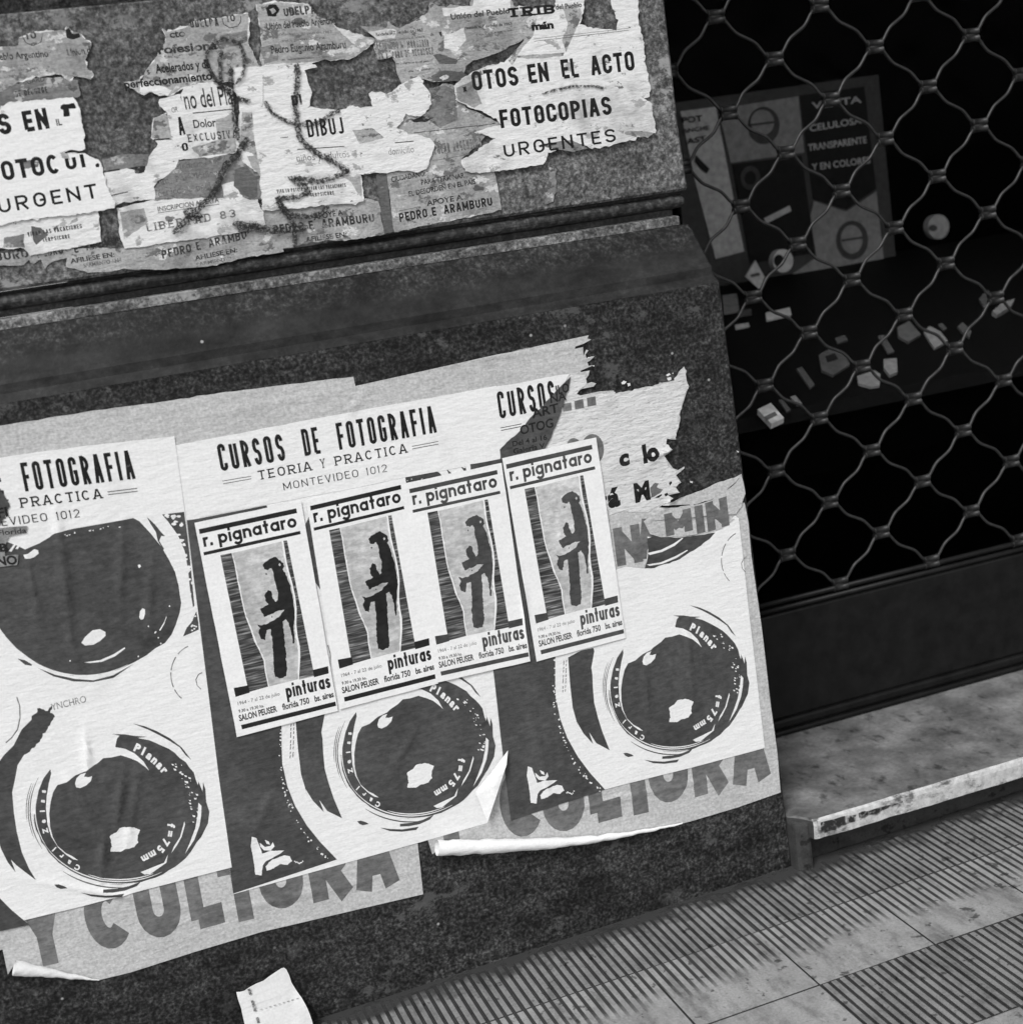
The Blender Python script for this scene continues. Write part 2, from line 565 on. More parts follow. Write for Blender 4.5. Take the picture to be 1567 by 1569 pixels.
WID = {'I': .02, '1': .35, 'M': 1.35, 'E': .8, 'F': .78, 'L': .75, 'J': .8, 'A': 1.12, 'T': .95, 'Y': 1.1, ' ': .75, '.': .05, 'N': 1.05}
SERIF = {'T': [(.5, 0)], 'R': [(0, 0), (0, 1), (1, 0)], 'I': [(.5, 0), (.5, 1)], 'A': [(0, 0), (1, 0)], 'Y': [(0, 1), (1, 1), (.5, 0)],
         'P': [(0, 0), (0, 1)], 'E': [(0, 0), (0, 1)], 'L': [(0, 1)], 'D': [(0, 0), (0, 1)], 'B': [(0, 0), (0, 1)]}


def stroke_text(s, w, t, sp, slab=False):
    """unit cap height; returns polygons and width"""
    x = 0; out = []
    for c in s:
        cw = w * WID.get(c, 1.0)
        if c == ' ':
            x += cw + sp; continue
        if c == 'Á': c = 'A'
        gw, gh = cw, 1 - t
        for pts, cl in glyph(c, gw, gh, t):
            if c in 'PRBEFLTHNMIAVY1':   # stems reach the full cap height
                pts = [(p[0], -t / 2 if p[1] < 1e-6 and abs(pts[0][0] - pts[-1][0]) < gw * .7 and c not in 'EL' and len(pts) == 2 and pts[0][1] != pts[1][1]
                        else (gh + t / 2 if p[1] > gh - 1e-6 and len(pts) == 2 and pts[0][1] != pts[1][1] else p[1])) for p in pts]
            pts = [(p[0] + x + t / 2, p[1] + t / 2) for p in pts]
            out += [('s', q) for q in [ribbon(pts, t, cl)]]
        if slab:
            for fx, fy in SERIF.get(c, []):
                X = x + t / 2 + gw * fx; Y = t * .35 if fy == 0 else 1 - t * .35
                out.append(('s', ribbon([(X - t * 1.15, Y), (X + t * 1.15, Y)], t * .7)))
        x += cw + t + sp
    return [q for _, q in out], x - sp


def lower_text(s, t, sp, xh=.72, narrow=1.0):
    """geometric lower case, bold; unit = cap height"""
    x = 0; out = []
    R = (xh - t) / 2
    for c in s:
        rx = R * narrow; w = 2 * rx
        y0 = t / 2; cy = t / 2 + R
        X = x + t / 2
        L = []
        if c == ' ': x += .38 * narrow; continue
        if c == '.': L = [([(X, 0), (X, t * 1.15)], False)]; w = 0
        elif c == 'o': L = [(arc(X + rx, cy, rx, R, 0, 342, 19), True)]
        elif c in 'pga':
            L = [(arc(X + rx, cy, rx, R, 0, 342, 19), True)]
            if c == 'p': L.append(([(X, -.3), (X, xh)], False))
            if c == 'a': L.append(([(X + w, 0), (X + w, xh)], False))
            if c == 'g': L.append(([(X + w, xh), (X + w, -.06)] + arc(X + rx, -.06, rx, .2, -15, -165, 8), False))
        elif c == 'n': L = [([(X, 0), (X, xh)], False), ([(X, cy)] + arc(X + rx * .9, xh - t / 2 - R * .8, rx * .9, R * .8, 180, 0, 9) + [(X + rx * 1.8, 0)], False)]; w = rx * 1.8
        elif c == 'u': L = [([(X + rx * 1.8, 0), (X + rx * 1.8, xh)], False), ([(X, xh)] + arc(X + rx * .9, t / 2 + R * .8, rx * .9, R * .8, 180, 360, 9), False)]; w = rx * 1.8
        elif c == 'i': L = [([(X, 0), (X, xh)], False), ([(X, xh + .1), (X, xh + .1 + t)], False)]; w = 0
        elif c == 'r': L = [([(X, 0), (X, xh)], False), (arc(X + rx * .8, xh - t / 2 - R * .75, rx * .8, R * .75, 180, 60, 6), False)]; w = rx * .85
        elif c == 't': L = [([(X + rx * .55, 0), (X + rx * .55, 1)], False), ([(X - t * .35, xh - t / 2), (X + rx * 1.1 + t * .35, xh - t / 2)], False)]; w = rx * 1.1
        elif c == 's': L = [(arc(X + rx * .7, cy + R * .5, rx * .7, R * .5, 10, 270, 9)[:-1] + arc(X + rx * .7, cy - R * .5, rx * .7, R * .5, 90, -170, 9), False)]; w = rx * 1.4
        for pts, cl in L:
            out.append(ribbon(pts, t, cl))
        x += w + t + sp
    return out, x - sp


# ------------------------------------------------------------------ paper sheets pasted on a wall plane
def height(x, z):
    """shared bumpiness of the pasted paper layers"""
    h = .0008 * (mnoise.noise((x * 6, z * 9, 1.3)) + .6 * mnoise.noise((x * 17, z * 22, 4.1)) + .25 * mnoise.noise((x * 45, z * 40, 2))) + .0012
    for (x0, z0, x1, z1, w, a) in CREASES:
        dx, dz = x1 - x0, z1 - z0
        L = math.hypot(dx, dz)
        t = ((x - x0) * dx + (z - z0) * dz) / (L * L)
        d = abs((x - x0) * dz - (z - z0) * dx) / L
        if -.25 < t < 1.25:
            f = max(0.0, 1 - abs(t - .5) / .75)
            h += a * f * math.exp(-(d / w) ** 2)
    return h


CREASES = []
for a, b, w, am in (((88, 800), (112, 1000), .007, .0035), ((186, 815), (184, 930), .006, .0025), ((105, 1195), (150, 1260), .006, .003),
                    ((188, 1180), (178, 1260), .006, .0035), ((160, 1270), (155, 1340), .007, .0035), ((130, 1120), (137, 1190), .005, .0025),
                    ((60, 1350), (320, 1395), .006, .0015), ((800, 900), (806, 985), .005, .002), ((560, 600), (530, 640), .006, .001),
                    ((40, 850), (62, 960), .006, .0022), ((230, 850), (228, 960), .005, .0018), ((215, 1170), (195, 1290), .005, .002), ((60, 1250), (150, 1300), .005, .0016), ((640, 1110), (600, 1180), .006, .0016), ((1050, 960), (1060, 1060), .005, .0018), ((985, 1010), (992, 1100), .006, .0018), ((430, 1180), (380, 1300), .007, .0012), ((820, 1120), (840, 1220), .006, .0013), ((1060, 660), (980, 720), .004, .0014), ((240, 1420), (600, 1340), .006, .0012), ((800, 1255), (1150, 1180), .006, .0012), ((410, 870), (440, 1010), .004, .0007), ((590, 830), (600, 960), .004, .0008), ((700, 800), (735, 990), .004, .0007), ((845, 730), (870, 900), .004, .0007), ((300, 640), (520, 600), .004, .0008), ((650, 560), (880, 530), .004, .0008), ((975, 700), (1030, 690), .004, .002), ((1000, 790), (1050, 750), .004, .002)):
    p, q = wall(a), wall(b)
    CREASES.append((p[0], p[1], q[0], q[1], w * .8, am * 2.2))


def slope_up(x): return .225 - .000108 * x


def torn(pts, amp=3.0, step=7.0, seed=0, edges=None):
    """ragged outline: every edge (or only those listed) broken up, in pixels"""
    rnd = random.Random(seed)
    out = []
    n = len(pts)
    for i in range(n):
        a, b = pts[i], pts[(i + 1) % n]
        L = math.hypot(b[0] - a[0], b[1] - a[1])
        out.append(a)
        if edges is not None and i not in edges: continue
        k = int(L / step)
        if k < 1: continue
        nx, ny = -(b[1] - a[1]) / L, (b[0] - a[0]) / L
        ph = rnd.uniform(0, 99)
        for j in range(1, k + 1):
            f = j / (k + 1)
            d = amp * (mnoise.noise((ph, f * L / 24.0, seed * 1.7)) * 1.7 + mnoise.noise((ph + 9, f * L / 8.0, seed)) * 1.1 + rnd.uniform(-.25, .25))
            out.append((a[0] + (b[0] - a[0]) * f + nx * d, a[1] + (b[1] - a[1]) * f + ny * d))
    return out


STEP = .0052
_hc = {}


def hgrid(i, j):
    if (i, j) not in _hc: _hc[(i, j)] = height(i * STEP, j * STEP)
    return _hc[(i, j)]


def hlin(x, z):
    i, j = math.floor(x / STEP), math.floor(z / STEP)
    fx, fz = x / STEP - i, z / STEP - j
    if fx + fz <= 1:
        h = hgrid(i, j)
        return h + fx * (hgrid(i + 1, j) - h) + fz * (hgrid(i, j + 1) - h)
    h = hgrid(i + 1, j + 1)
    return h + (1 - fx) * (hgrid(i, j + 1) - h) + (1 - fz) * (hgrid(i + 1, j) - h)


FAM = (lambda p: p[0] / STEP, lambda p: p[1] / STEP, lambda p: (p[0] + p[1]) / STEP)


def cut_all(P):
    """split a convex polygon along the lines of the height grid"""
    polys = [P]
    for fn in FAM:
        out = []
        for Q in polys:
            cur = Q
            v = [fn(q) for q in cur]
            lo, hi = math.floor(min(v) + 1e-6), math.ceil(max(v) - 1e-6)
            for k in range(lo + 1, hi):
                A = []; B = []
                n = len(cur)
                v = [fn(q) - k for q in cur]
                for a in range(n):
                    c = (a + 1) % n
                    if v[a] <= 0: A.append(cur[a])
                    if v[a] >= 0: B.append(cur[a])
                    if (v[a] < 0 < v[c]) or (v[c] < 0 < v[a]):
                        t = v[a] / (v[a] - v[c])
                        m = (cur[a][0] + (cur[c][0] - cur[a][0]) * t, cur[a][1] + (cur[c][1] - cur[a][1]) * t)
                        A.append(m); B.append(m)
                if len(A) > 2: out.append(A)
                cur = B
                if len(cur) < 3: break
            if len(cur) > 2: out.append(cur)
        polys = out
    return polys


class Sheet:
    def __init__(s, plane=0.0, base=.001, mp=None, step=None):
        s.plane, s.base, s.mp = plane, base, mp
        s.V = []; s.F = []; s.M = []; s.key = {}; s.mats = []; s.k = 0

    def P(s, p):
        return s.mp(p) if s.mp else wall(p, s.plane - s.base)

    def mi(s, m):
        if m not in s.mats: s.mats.append(m)
        return s.mats.index(m)

    def vert(s, x, z, lift):
        k = (round(x * 1e6), round(z * 1e6), lift)
        if k not in s.key:
            s.key[k] = len(s.V)
            s.V.append((x, s.plane - s.base - lift - hlin(x, z), z))
        return s.key[k]

    def _faces(s, pts, faces, m, lift):
        mi = s.mi(m)
        for f in faces:
            P = [tuple(pts[i]) for i in f]
            if len(P) > 3:
                tris = [(P[0], P[a], P[a + 1]) for a in range(1, len(P) - 1)]
                ar = [(q[1][0] - q[0][0]) * (q[2][1] - q[0][1]) - (q[2][0] - q[0][0]) * (q[1][1] - q[0][1]) for q in tris]
                if not (all(a >= -1e-12 for a in ar) or all(a <= 1e-12 for a in ar)):
                    tris = [[P[i] for i in t] for t in tessellate_polygon([[Vector((a, c, 0)) for a, c in P]])]
                else: tris = [P]
            else: tris = [P]
            for T in tris:
                a2 = sum(T[i][0] * T[(i + 1) % len(T)][1] - T[(i + 1) % len(T)][0] * T[i][1] for i in range(len(T)))
                if abs(a2) < 1e-10: continue
                T = list(T) if a2 > 0 else list(T)[::-1]
                for Q in cut_all(T):
                    ids = []
                    for q in Q:
                        v = s.vert(q[0], q[1], lift)
                        if not ids or (v != ids[-1] and v != ids[0]): ids.append(v)
                    if len(set(ids)) == len(ids) and len(ids) > 2:
                        s.F.append(ids); s.M.append(mi)

    def nextlift(s):
        s.k += 1
        return round(.00006 + s.k * .0000016, 8)

    def poly(s, pts, m, lift=None, skirt=False):
        q = [s.P(p) for p in pts]
        if lift is None: lift = s.nextlift()
        n_ = len(q)
        vo, _, fo, _, _, _ = delaunay_2d_cdt([Vector(a) for a in q], [(i, (i + 1) % n_) for i in range(n_)], [], 1, 1e-7)
        s._faces([(v.x, v.y) for v in vo], [tuple(f) for f in fo], m, lift)
        if skirt:
            mi = s.mi(m)
            for i in range(n_):
                a, c = q[i], q[(i + 1) % n_]
                ts = {0.0, 1.0}
                for fn in FAM:
                    va, vc = fn(a), fn(c)
                    for k in range(math.ceil(min(va, vc)), math.floor(max(va, vc)) + 1):
                        if abs(vc - va) > 1e-9: ts.add((k - va) / (vc - va))
                ts = sorted(t for t in ts if 0 <= t <= 1)
                pp = [(a[0] + (c[0] - a[0]) * t, a[1] + (c[1] - a[1]) * t) for t in ts]
                for g0, g1 in zip(pp, pp[1:]):
                    ids = [s.vert(g0[0], g0[1], lift + 1e-8), s.vert(g1[0], g1[1], lift + 1e-8), s.vert(g1[0], g1[1], lift - .00028), s.vert(g0[0], g0[1], lift - .00028)]
                    if len(set(ids)) == 4: s.F.append(ids); s.M.append(mi)

    def paper(s, pts, m, skirt=True):
        s.poly(pts, m, 0.0, skirt)

    def strip(s, pts, t, m, closed=False):
        """t in pixels"""
        for q in [ribbon(pts, t, closed)]:
            l = s.nextlift()
            for quad in q:
                s._faces([s.P(p) for p in quad], [(0, 1, 2, 3)], m, l)

    def _affine(s, BL, BR, h, W):
        """pixel frame of a line of lettering"""
        up = (-slope_up(BL[0]) * h, -h)
        def f(u, v):
            return (BL[0] + (BR[0] - BL[0]) * u / W + up[0] * v, BL[1] + (BR[1] - BL[1]) * u / W + up[1] * v)
        return f

    def text(s, t, BL, BR, h, m, off=0.0, font='std', w=.45, st=.16, sp=.14, xh=.72, narrow=1.0):
        if font == 'std':
            vs, fs = font_mesh(t, off)
            x0 = min(v[0] for v in vs); x1 = max(v[0] for v in vs)
            hv, _ = font_mesh('H', off)
            y0 = min(v[1] for v in hv); y1 = max(v[1] for v in hv)
            f = s._affine(BL, BR, h, x1 - x0)
            s._faces([s.P(f(v[0] - x0, (v[1] - y0) / (y1 - y0))) for v in vs], fs, m, s.nextlift())
        else:
            if font == 'low': strokes, W = lower_text(t, st, sp, xh, narrow)
            else: strokes, W = stroke_text(t, w, st, sp, font == 'slab')
            f = s._affine(BL, BR, h, W)
            for q in strokes:
                l = s.nextlift()
                for quad in q:
                    s._faces([s.P(f(*p)) for p in quad], [(0, 1, 2, 3)], m, l)

    def path_text(s, t, path, h, m, off=.02):
        """letters along a path, tops away from the centre (clockwise travel)"""
        seg = [math.hypot(b[0] - a[0], b[1] - a[1]) for a, b in zip(path, path[1:])]
        tot = sum(seg)
        n = len(t)
        for i, c in enumerate(t):
            if c == ' ': continue
            d = tot * (i + .5) / n
            k = 0
            while k < len(seg) - 1 and d > seg[k]:
                d -= seg[k]; k += 1
            a, b = path[k], path[k + 1]
            tx, ty = (b[0] - a[0]) / seg[k], (b[1] - a[1]) / seg[k]
            c0 = (a[0] + tx * d, a[1] + ty * d)
            vs, fs = font_mesh(c, off)
            x0 = min(v[0] for v in vs); x1 = max(v[0] for v in vs)
            sc = h / .7
            sx = min(sc, .86 * tot / n / max(x1 - x0, .1))
            s._faces([s.P((c0[0] + tx * (v[0] - (x0 + x1) / 2) * sx + ty * v[1] * sc,
                           c0[1] + ty * (v[0] - (x0 + x1) / 2) * sx - tx * v[1] * sc)) for v in vs], fs, m, s.nextlift())

    def build(s, name, label=None, cat=None, group=None, parent=None):
        xs = [v[0] for v in s.V]; zs = [v[2] for v in s.V]
        o0 = Vector(((min(xs) + max(xs)) / 2, s.plane - s.base, min(zs)))
        if parent is not None: o0 = parent.location.copy()
        me = bpy.data.meshes.new(name)
        me.from_pydata([(v[0] - o0.x, v[1] - o0.y, v[2] - o0.z) for v in s.V], [], s.F)
        for m in s.mats: me.materials.append(m)
        me.polygons.foreach_set('material_index', s.M)
        me.polygons.foreach_set('use_smooth', [True] * len(s.F))
        me.update()
        o = bpy.data.objects.new(name, me)
        if parent is not None: o.parent = parent
        else: o.location = o0
        col.objects.link(o)
        if label: tag(o, label, cat, group)
        return o


# ------------------------------------------------------------------ setting: pavement
GZ = lambda x: 0.013 * (x - .9)          # the street climbs very slightly


def ground_sheet(name, mat, x0, x1, y0, y1, z):
    bm = bmesh.new()
    n = 24
    for i in range(n):
        a, b = x0 + (x1 - x0) * i / n, x0 + (x1 - x0) * (i + 1) / n
        bm.faces.new([bm.verts.new((a, y0, GZ(a) + z)), bm.verts.new((b, y0, GZ(b) + z)), bm.verts.new((b, y1, GZ(b) + z)), bm.verts.new((a, y1, GZ(a) + z))])
    bmesh.ops.remove_doubles(bm, verts=bm.verts, dist=1e-6)
    o = link_bm(name, bm, mat)
    tag(o, kind='structure')
    return o


ground_sheet('ground', KERB, -40, 40, -40, 30, -.16)
ground_sheet('pavement_bed', GROUT, -9, 9, -2.4, .5, -.0032)
ROW = [-.004, -.160, -.351, -.553, -.76, -.968, -1.17]
TP, TX0 = .2082, .9615
bm = bmesh.new()
rr = random.Random(3)


def slab_top(x0, x1, y0, y1, z, mat, j=.0012):
    vs = []
    for (x, y) in ((x0, y0), (x1, y0), (x1, y1), (x0, y1)):
        vs.append(bm.verts.new((x, y, GZ(x) + z)))
    lo = [bm.verts.new((v.co.x + (-.0008 if i in (0, 3) else .0008), v.co.y + (-.0008 if i < 2 else .0008), v.co.z - .0032)) for i, v in enumerate(vs)]
    bm.faces.new(vs).material_index = mat
    for i in range(4):
        k = (i + 1) % 4
        bm.faces.new((vs[k], vs[i], lo[i], lo[k])).material_index = 2


for r in range(6):
    ya, yb = ROW[r], ROW[r + 1]
    for c in range(-13, 14):
        x0 = TX0 + c * TP; x1 = x0 + TP
        ribbed = r in (0,) or (r == 2 and c >= 0) or (r == 3 and c >= 1) or r == 4
        dz = rr.uniform(-.0006, .0006)
        if ribbed and -1.2 < x0 < 3:
            for k in range(14):
                a = x0 + .0008 + k * (TP - .0016) / 14
                w = (TP - .0016) / 14
                ww = w * rr.uniform(.54, .62)
                ye = yb + .0012
                slab_top(a + (w - ww) / 2, a + (w + ww) / 2, ye, ya - (.0012 if r else rr.uniform(.004, .016)), dz + rr.uniform(-.0002, .0002), 1)
        else:
            slab_top(x0 + .0017, x1 - .0017, yb + .0016, ya - .0016, dz, 0)
            if r == 1 and -1.2 < x0 < 3:
                # worn grooves fading out towards the middle of the tile, still holding dirt
                for k in range(14):
                    w = (TP - .0016) / 14
                    a = x0 + .0008 + k * w
                    g0 = w * .21
                    vv = [bm.verts.new((a + q, y_, GZ(a) + dz + .0004)) for q, y_ in ((-g0, ya - .0015), (-g0, ya - .15), (g0, ya - .15), (g0, ya - .0015))]
                    bm.faces.new(vv).material_index = 3
# dirt swept against the wall, lying over the ribs
for (y0_, y1_, z_) in ((.004, -.10, .0012), ):
    for k in range(40):
        xa, xb = -1.2 + k * .1, -1.1 + k * .1
        vv = [bm.verts.new((xa, y1_, GZ(xa) + z_)), bm.verts.new((xb, y1_, GZ(xb) + z_)), bm.verts.new((xb, y0_, GZ(xb) + z_)), bm.verts.new((xa, y0_, GZ(xa) + z_))]
        bm.faces.new(vv).material_index = 4


def mat_fade(name, y_full, y_none, v, spread, sc):
    """dirt that thins out away from the wall"""
    m, nt, b = new_mat(name, .9, .1)
    b.inputs['Base Color'].default_value = g(v)
    c = tex_coord(nt)
    sp = nt.nodes.new('ShaderNodeSeparateXYZ'); nt.links.new(c, sp.inputs[0])
    mr = nt.nodes.new('ShaderNodeMapRange')
    mr.inputs[1].default_value = y_none; mr.inputs[2].default_value = y_full
    nt.links.new(sp.outputs[1], mr.inputs[0])
    n = noise_n(nt, c, sc, 6, .65)
    ad = nt.nodes.new('ShaderNodeMath'); ad.operation = 'MULTIPLY_ADD'
    nt.links.new(n, ad.inputs[0]); ad.inputs[1].default_value = spread; nt.links.new(mr.outputs[0], ad.inputs[2])
    nt.links.new(ramp(nt, ad.outputs[0], [(spread * .5 + .12, 0), (min(spread * .5 + .62, 1), .9)]), b.inputs['Alpha'])
    return m


FADE = mat_fade('worn_groove_dirt', -.155, -.285, .05, .9, 7)
DUST = mat_fade('swept_dirt', .075, -.075, .05, 1.1, 19)
bm.normal_update()
tag(link_bm('pavement', bm, [TILE, TILER, GROUT, FADE, DUST]), kind='structure')
ground_sheet('outer_pavement', TILE, -9, 9, -2.4, ROW[6] - .001, 0.0)
ground_sheet('road', KERB, -40, 40, -30, -2.4, -.12)

# ------------------------------------------------------------------ setting: the stone wall
SP = .040                                  # plane of the upper slab
wallobj = empty('stone_wall', (0.3, 0.2, 0))
tag(wallobj, 'stone building wall with a pale upper slab, moulding and dark granite dado under the posters', 'wall')


def profile(name, mat, prof, xl=-2.6, back=.45, smooth=False):
    """prof: (x_right, y, z) from top to bottom"""
    bm = bmesh.new()
    A = [bm.verts.new((xl, y, z)) for (xr, y, z) in prof]
    # a few columns so the surface can be slightly uneven
    B = [bm.verts.new((xr - .004, y, z)) for (xr, y, z) in prof]
    B2 = [bm.verts.new((xr, y + .004, z)) for (xr, y, z) in prof]
    Cc = [bm.verts.new((xr, back, z)) for (xr, y, z) in prof]
    for i in range(len(prof) - 1):
        for U, V in ((A, B), (B, B2), (B2, Cc)):
            bm.faces.new((U[i + 1], V[i + 1], V[i], U[i]))
    bm.normal_update()
    return link_bm(name, bm, mat, wallobj, smooth=smooth)


XS = 1.0705
profile('upper_block', SLAB, [(XS + .02, .02, 3.2), (XS + .02, .02, 1.612), (XS, .028, 1.604), (XS - .02, .066, 1.60), (XS - .02, .068, 1.572), (XS, .060, 1.567)])
profile('upper_slab', SLAB, [(XS, .0605, 1.5665), (XS, SP + .002, 1.5655), (XS, SP, 1.5635), (XS + .001, SP, 1.30), (XS + .006, SP, 1.203), (XS + .005, SP + .003, 1.1995), (XS + .002, SP + .016, 1.1985)])
mp = [(XS + .002, SP + .0165, 1.198), (XS - .002, SP + .017, 1.1945)]
for i in range(9):
    a = math.radians(70 - i * 20)
    mp.append((XS - .004 + .006 * math.cos(a), SP + .0155 - .0105 * math.cos(a), 1.1835 + .0105 * math.sin(a)))
mp += [(XS - .014, SP + .022, 1.1715), (XS - .014, SP + .022, 1.1625)]
profile('moulding', MOULD, mp)
profile('fillet', SLAB, [(XS - .014, SP + .0215, 1.162), (XS - .013, SP + .006, 1.1605), (XS - .012, SP + .004, 1.159), (XS - .012, SP + .003, 1.1465)])
profile('splay', SPLAY, [(XS - .011, SP + .0035, 1.146), (XS + .002, SP, 1.1445), (XS + .010, .024, 1.112), (XS + .018, .012, 1.080), (1.0905, .008, 1.0735), (1.091, .007, 1.0605), (1.0955, .002, 1.0505), (1.0965, .0003, 1.0480)])
dd = bmesh.new()
# dado: gridded so that the stone is not perfectly flat
nx, nz = 70, 22
ZT, ZB = 1.0478, -.06
rows = []
for j in range(nz + 1):
    z = ZT + (ZB - ZT) * j / nz
    xr = 1.0965 + (1.1165 - 1.0965) * (ZT - z) / (ZT - .14)
    row = []
    for i in range(nx + 1):
        x = -2.6 + (xr - .004 + 2.6) * i / nx
        row.append(dd.verts.new((x, 0.0006 * mnoise.noise((x * 5, z * 5, 0)) + .0006, z)))
    row.append(dd.verts.new((xr, .005, z)))
    row.append(dd.verts.new((xr, .45, z)))
    rows.append(row)
for a, b in zip(rows, rows[1:]):
    for i in range(len(a) - 1):
        dd.faces.new((b[i], b[i + 1], a[i + 1], a[i]))
top = rows[0]
dd.normal_update()
link_bm('dado', dd, GRANITE, wallobj)

# building above and beyond the opening (outside the frame, keeps the shop dark)
bm = bmesh.new()
add_box(bm, 1.02, 2.9, .05, .9, 2.05, 3.2, .003)
lint = link_bm('lintel', bm, SLAB, wallobj)
bm = bmesh.new()
add_box(bm, 2.62, 5.0, .0, .45, -.06, 2.04, .003)
link_bm('far_pier', bm, GRANITE, wallobj)

# ------------------------------------------------------------------ doorstep
st = empty('doorstep', (1.8, .1, 0))
tag(st, 'worn marble doorstep with a chipped white front edge below the grille', 'doorstep')
ZS, ZSB = .100, .063
plan = [(1.1185, .41), (1.1185, .004), (1.131, -.012), (1.139, -.024), (1.1465, -.040)]
x = 1.152
while x < 2.6:
    plan.append((x, -.0435 + .0012 * mnoise.noise((x * 14, 0, 3)))); x += .012
plan += [(2.6, -.043), (2.6, .41)]
bm = bmesh.new()
tops = []; mids = []; mid2 = []; bots = []
for i, (x, y) in enumerate(plan):
    f = 1 if 2 <= i < len(plan) - 1 else 0
    ck = .0035 * max(0, mnoise.noise((x * 30, 1, 9))) * f
    tops.append(bm.verts.new((x, y + .006 * f + ck, ZS)))
    mids.append(bm.verts.new((x, y + .0012 * f + ck * .6, ZS - .003)))
    mid2.append(bm.verts.new((x, y + ck * .2, ZS - .010)))
    bots.append(bm.verts.new((x, y + (.003 * (mnoise.noise((x * 40, 5, 1)) + .5)) * f, ZSB + .005 * max(0, mnoise.noise((x * 22, 7, 2))) * f)))
bm.faces.new(tops)
n = len(plan)
for i in range(n - 1):
    bm.faces.new((mids[i], mids[i + 1], tops[i + 1], tops[i])).material_index = 1 if i > 3 else 0
    bm.faces.new((mid2[i], mid2[i + 1], mids[i + 1], mids[i])).material_index = 1 if i > 3 else 2
    bm.faces.new((bots[i], bots[i + 1], mid2[i + 1], mid2[i])).material_index = 1 if i > 3 else 2
bm.faces.new(bots[::-1]).material_index = 1
bm.normal_update()
link_bm('step_slab', bm, [MARBLE, MARBLE_E, KERB], st)
bm = bmesh.new()
add_box(bm, 1.1185, 2.6, .010, .40, -.05, ZSB - .001)
link_bm('riser', bm, KERB, st)
bm = bmesh.new()
ys_ = lambda x: -.0435 + .0012 * mnoise.noise((x * 14, 0, 3)) - .0004
tp = [(1.158 + .014 * k, .0945 + .0035 * mnoise.noise((k * .9, 3, 1)) - .0006 * k) for k in range(13)]
bt = [(1.158 + .014 * k, .072 + .0022 * k * .5 + .004 * mnoise.noise((k * .8, 7, 1))) for k in range(13)]
T_ = [bm.verts.new((x, ys_(x) - .0006, z)) for x, z in tp]; B_ = [bm.verts.new((x, ys_(x) - .0006, z)) for x, z in bt]
for k in range(12): bm.faces.new((B_[k], B_[k + 1], T_[k + 1], T_[k]))
def mat_stain():
    m, nt, b = new_mat('black_grime', .9, .1)
    b.inputs['Base Color'].default_value = g(.03)
    n = noise_n(nt, tex_coord(nt), 60, 6, .7)
    nt.links.new(ramp(nt, n, [(.40, 0), (.52, .95)]), b.inputs['Alpha'])
    return m
link_bm('grime_stain', bm, mat_stain(), st)
# block of old mortar between the pier and the marble
bm = bmesh.new()
add_box(bm, 1.1175, 1.1455, -.030, .012, -.05, .0935, .006)
bmesh.ops.subdivide_edges(bm, edges=bm.edges[:], cuts=3, use_grid_fill=True)
for v in bm.verts:
    v.co += Vector((.6, 1, .4)) * (.0035 * mnoise.noise(v.co * 38)) + Vector((0, .35 * max(0, 1.139 - v.co.x), 0))
link_bm('mortar_block', bm, KERB, st)

# ------------------------------------------------------------------ roller grille
YG = .34
gr = empty('rolling_grille', (1.9, YG, ZS))
tag(gr, 'closed steel rolling grille of wavy rods joined by short sleeves', 'security grille')
RP, CPI, GX, GZ0 = .0855, .2165, 1.3149, 1.490
node = lambda r, k: (GX + (k + .5 * (r % 2)) * CPI + (1.49 - (GZ0 - r * RP)) * .037, GZ0 - r * RP)
bmS = bmesh.new()
hl = .0165
R0, R1 = -6, 13
for r in range(R0, R1):
    pts = []
    for k2 in range(-4, 13):
        top_node = (k2 % 2 == (r % 2))
        rr_, kk = (r, (k2 - (r % 2)) / 2) if top_node else (r + 1, (k2 - ((r + 1) % 2)) / 2)
        X, Z = node(rr_, kk)
        Z += -.0066 if top_node else .0066
        pts.append((X, Z))
    path = []
    for i, (a, b) in enumerate(zip(pts, pts[1:])):
        xa, xb = a[0] + hl, b[0] - hl
        path.append((a[0] - hl * .9, YG, a[1])); path.append((xa * 1.0, YG, a[1]))
        for j in range(1, 12):
            t = j / 12
            s_ = t + .085 * math.sin(2 * math.pi * t) - .006 * math.sin(6 * math.pi * t)
            # steep at both ends, with a gentle kink in the middle like a bent rod
            path.append((xa + (xb - xa) * t, YG + .002 * math.sin(math.pi * t) * (1 if r % 2 else -1), a[1] + (b[1] - a[1]) * s_))
    path = [p for p in path if 1.119 <= p[0] <= 2.6]
    if len(path) > 3:
        bm = bmesh.new()
        add_tube(bm, path, .0031, 8)
        link_bm('wave_rod', bm, STEEL, gr, smooth=True)
sleeve = None
nl = 0
for r in range(-3, 14):
    for k in range(-1, 5):
        X, Z = node(r, k)
        if not (1.13 < X < 2.08) or nl >= 98: continue
        if sleeve is None:
            bm = bmesh.new()
            for dz in (-.0066, .0066):
                add_tube(bm, [(-hl, 0, dz), (-hl, 0, dz), (-hl + .0004, 0, dz), (-hl + .002, 0, dz), (-hl + .0023, 0, dz), (hl - .0023, 0, dz), (hl - .002, 0, dz), (hl - .0004, 0, dz), (hl, 0, dz)],
                         [.003, .0070, .0074, .0074, .0062, .0062, .0074, .0074, .0070], 12)
            add_box(bm, -hl + .003, hl - .003, -.0035, .0035, -.004, .004)
            me = bpy.data.meshes.new('sleeve'); bm.to_mesh(me); bm.free()
            me.materials.append(STEELD)
            for p in me.polygons: p.use_smooth = True
            sleeve = me
        o = bpy.data.objects.new('sleeve', sleeve)
        o.parent = gr
        o.location = Vector((X, YG, Z)) - gr.location
        col.objects.link(o)
        nl += 1
zr = node(13, 0)[1]
bm = bmesh.new()
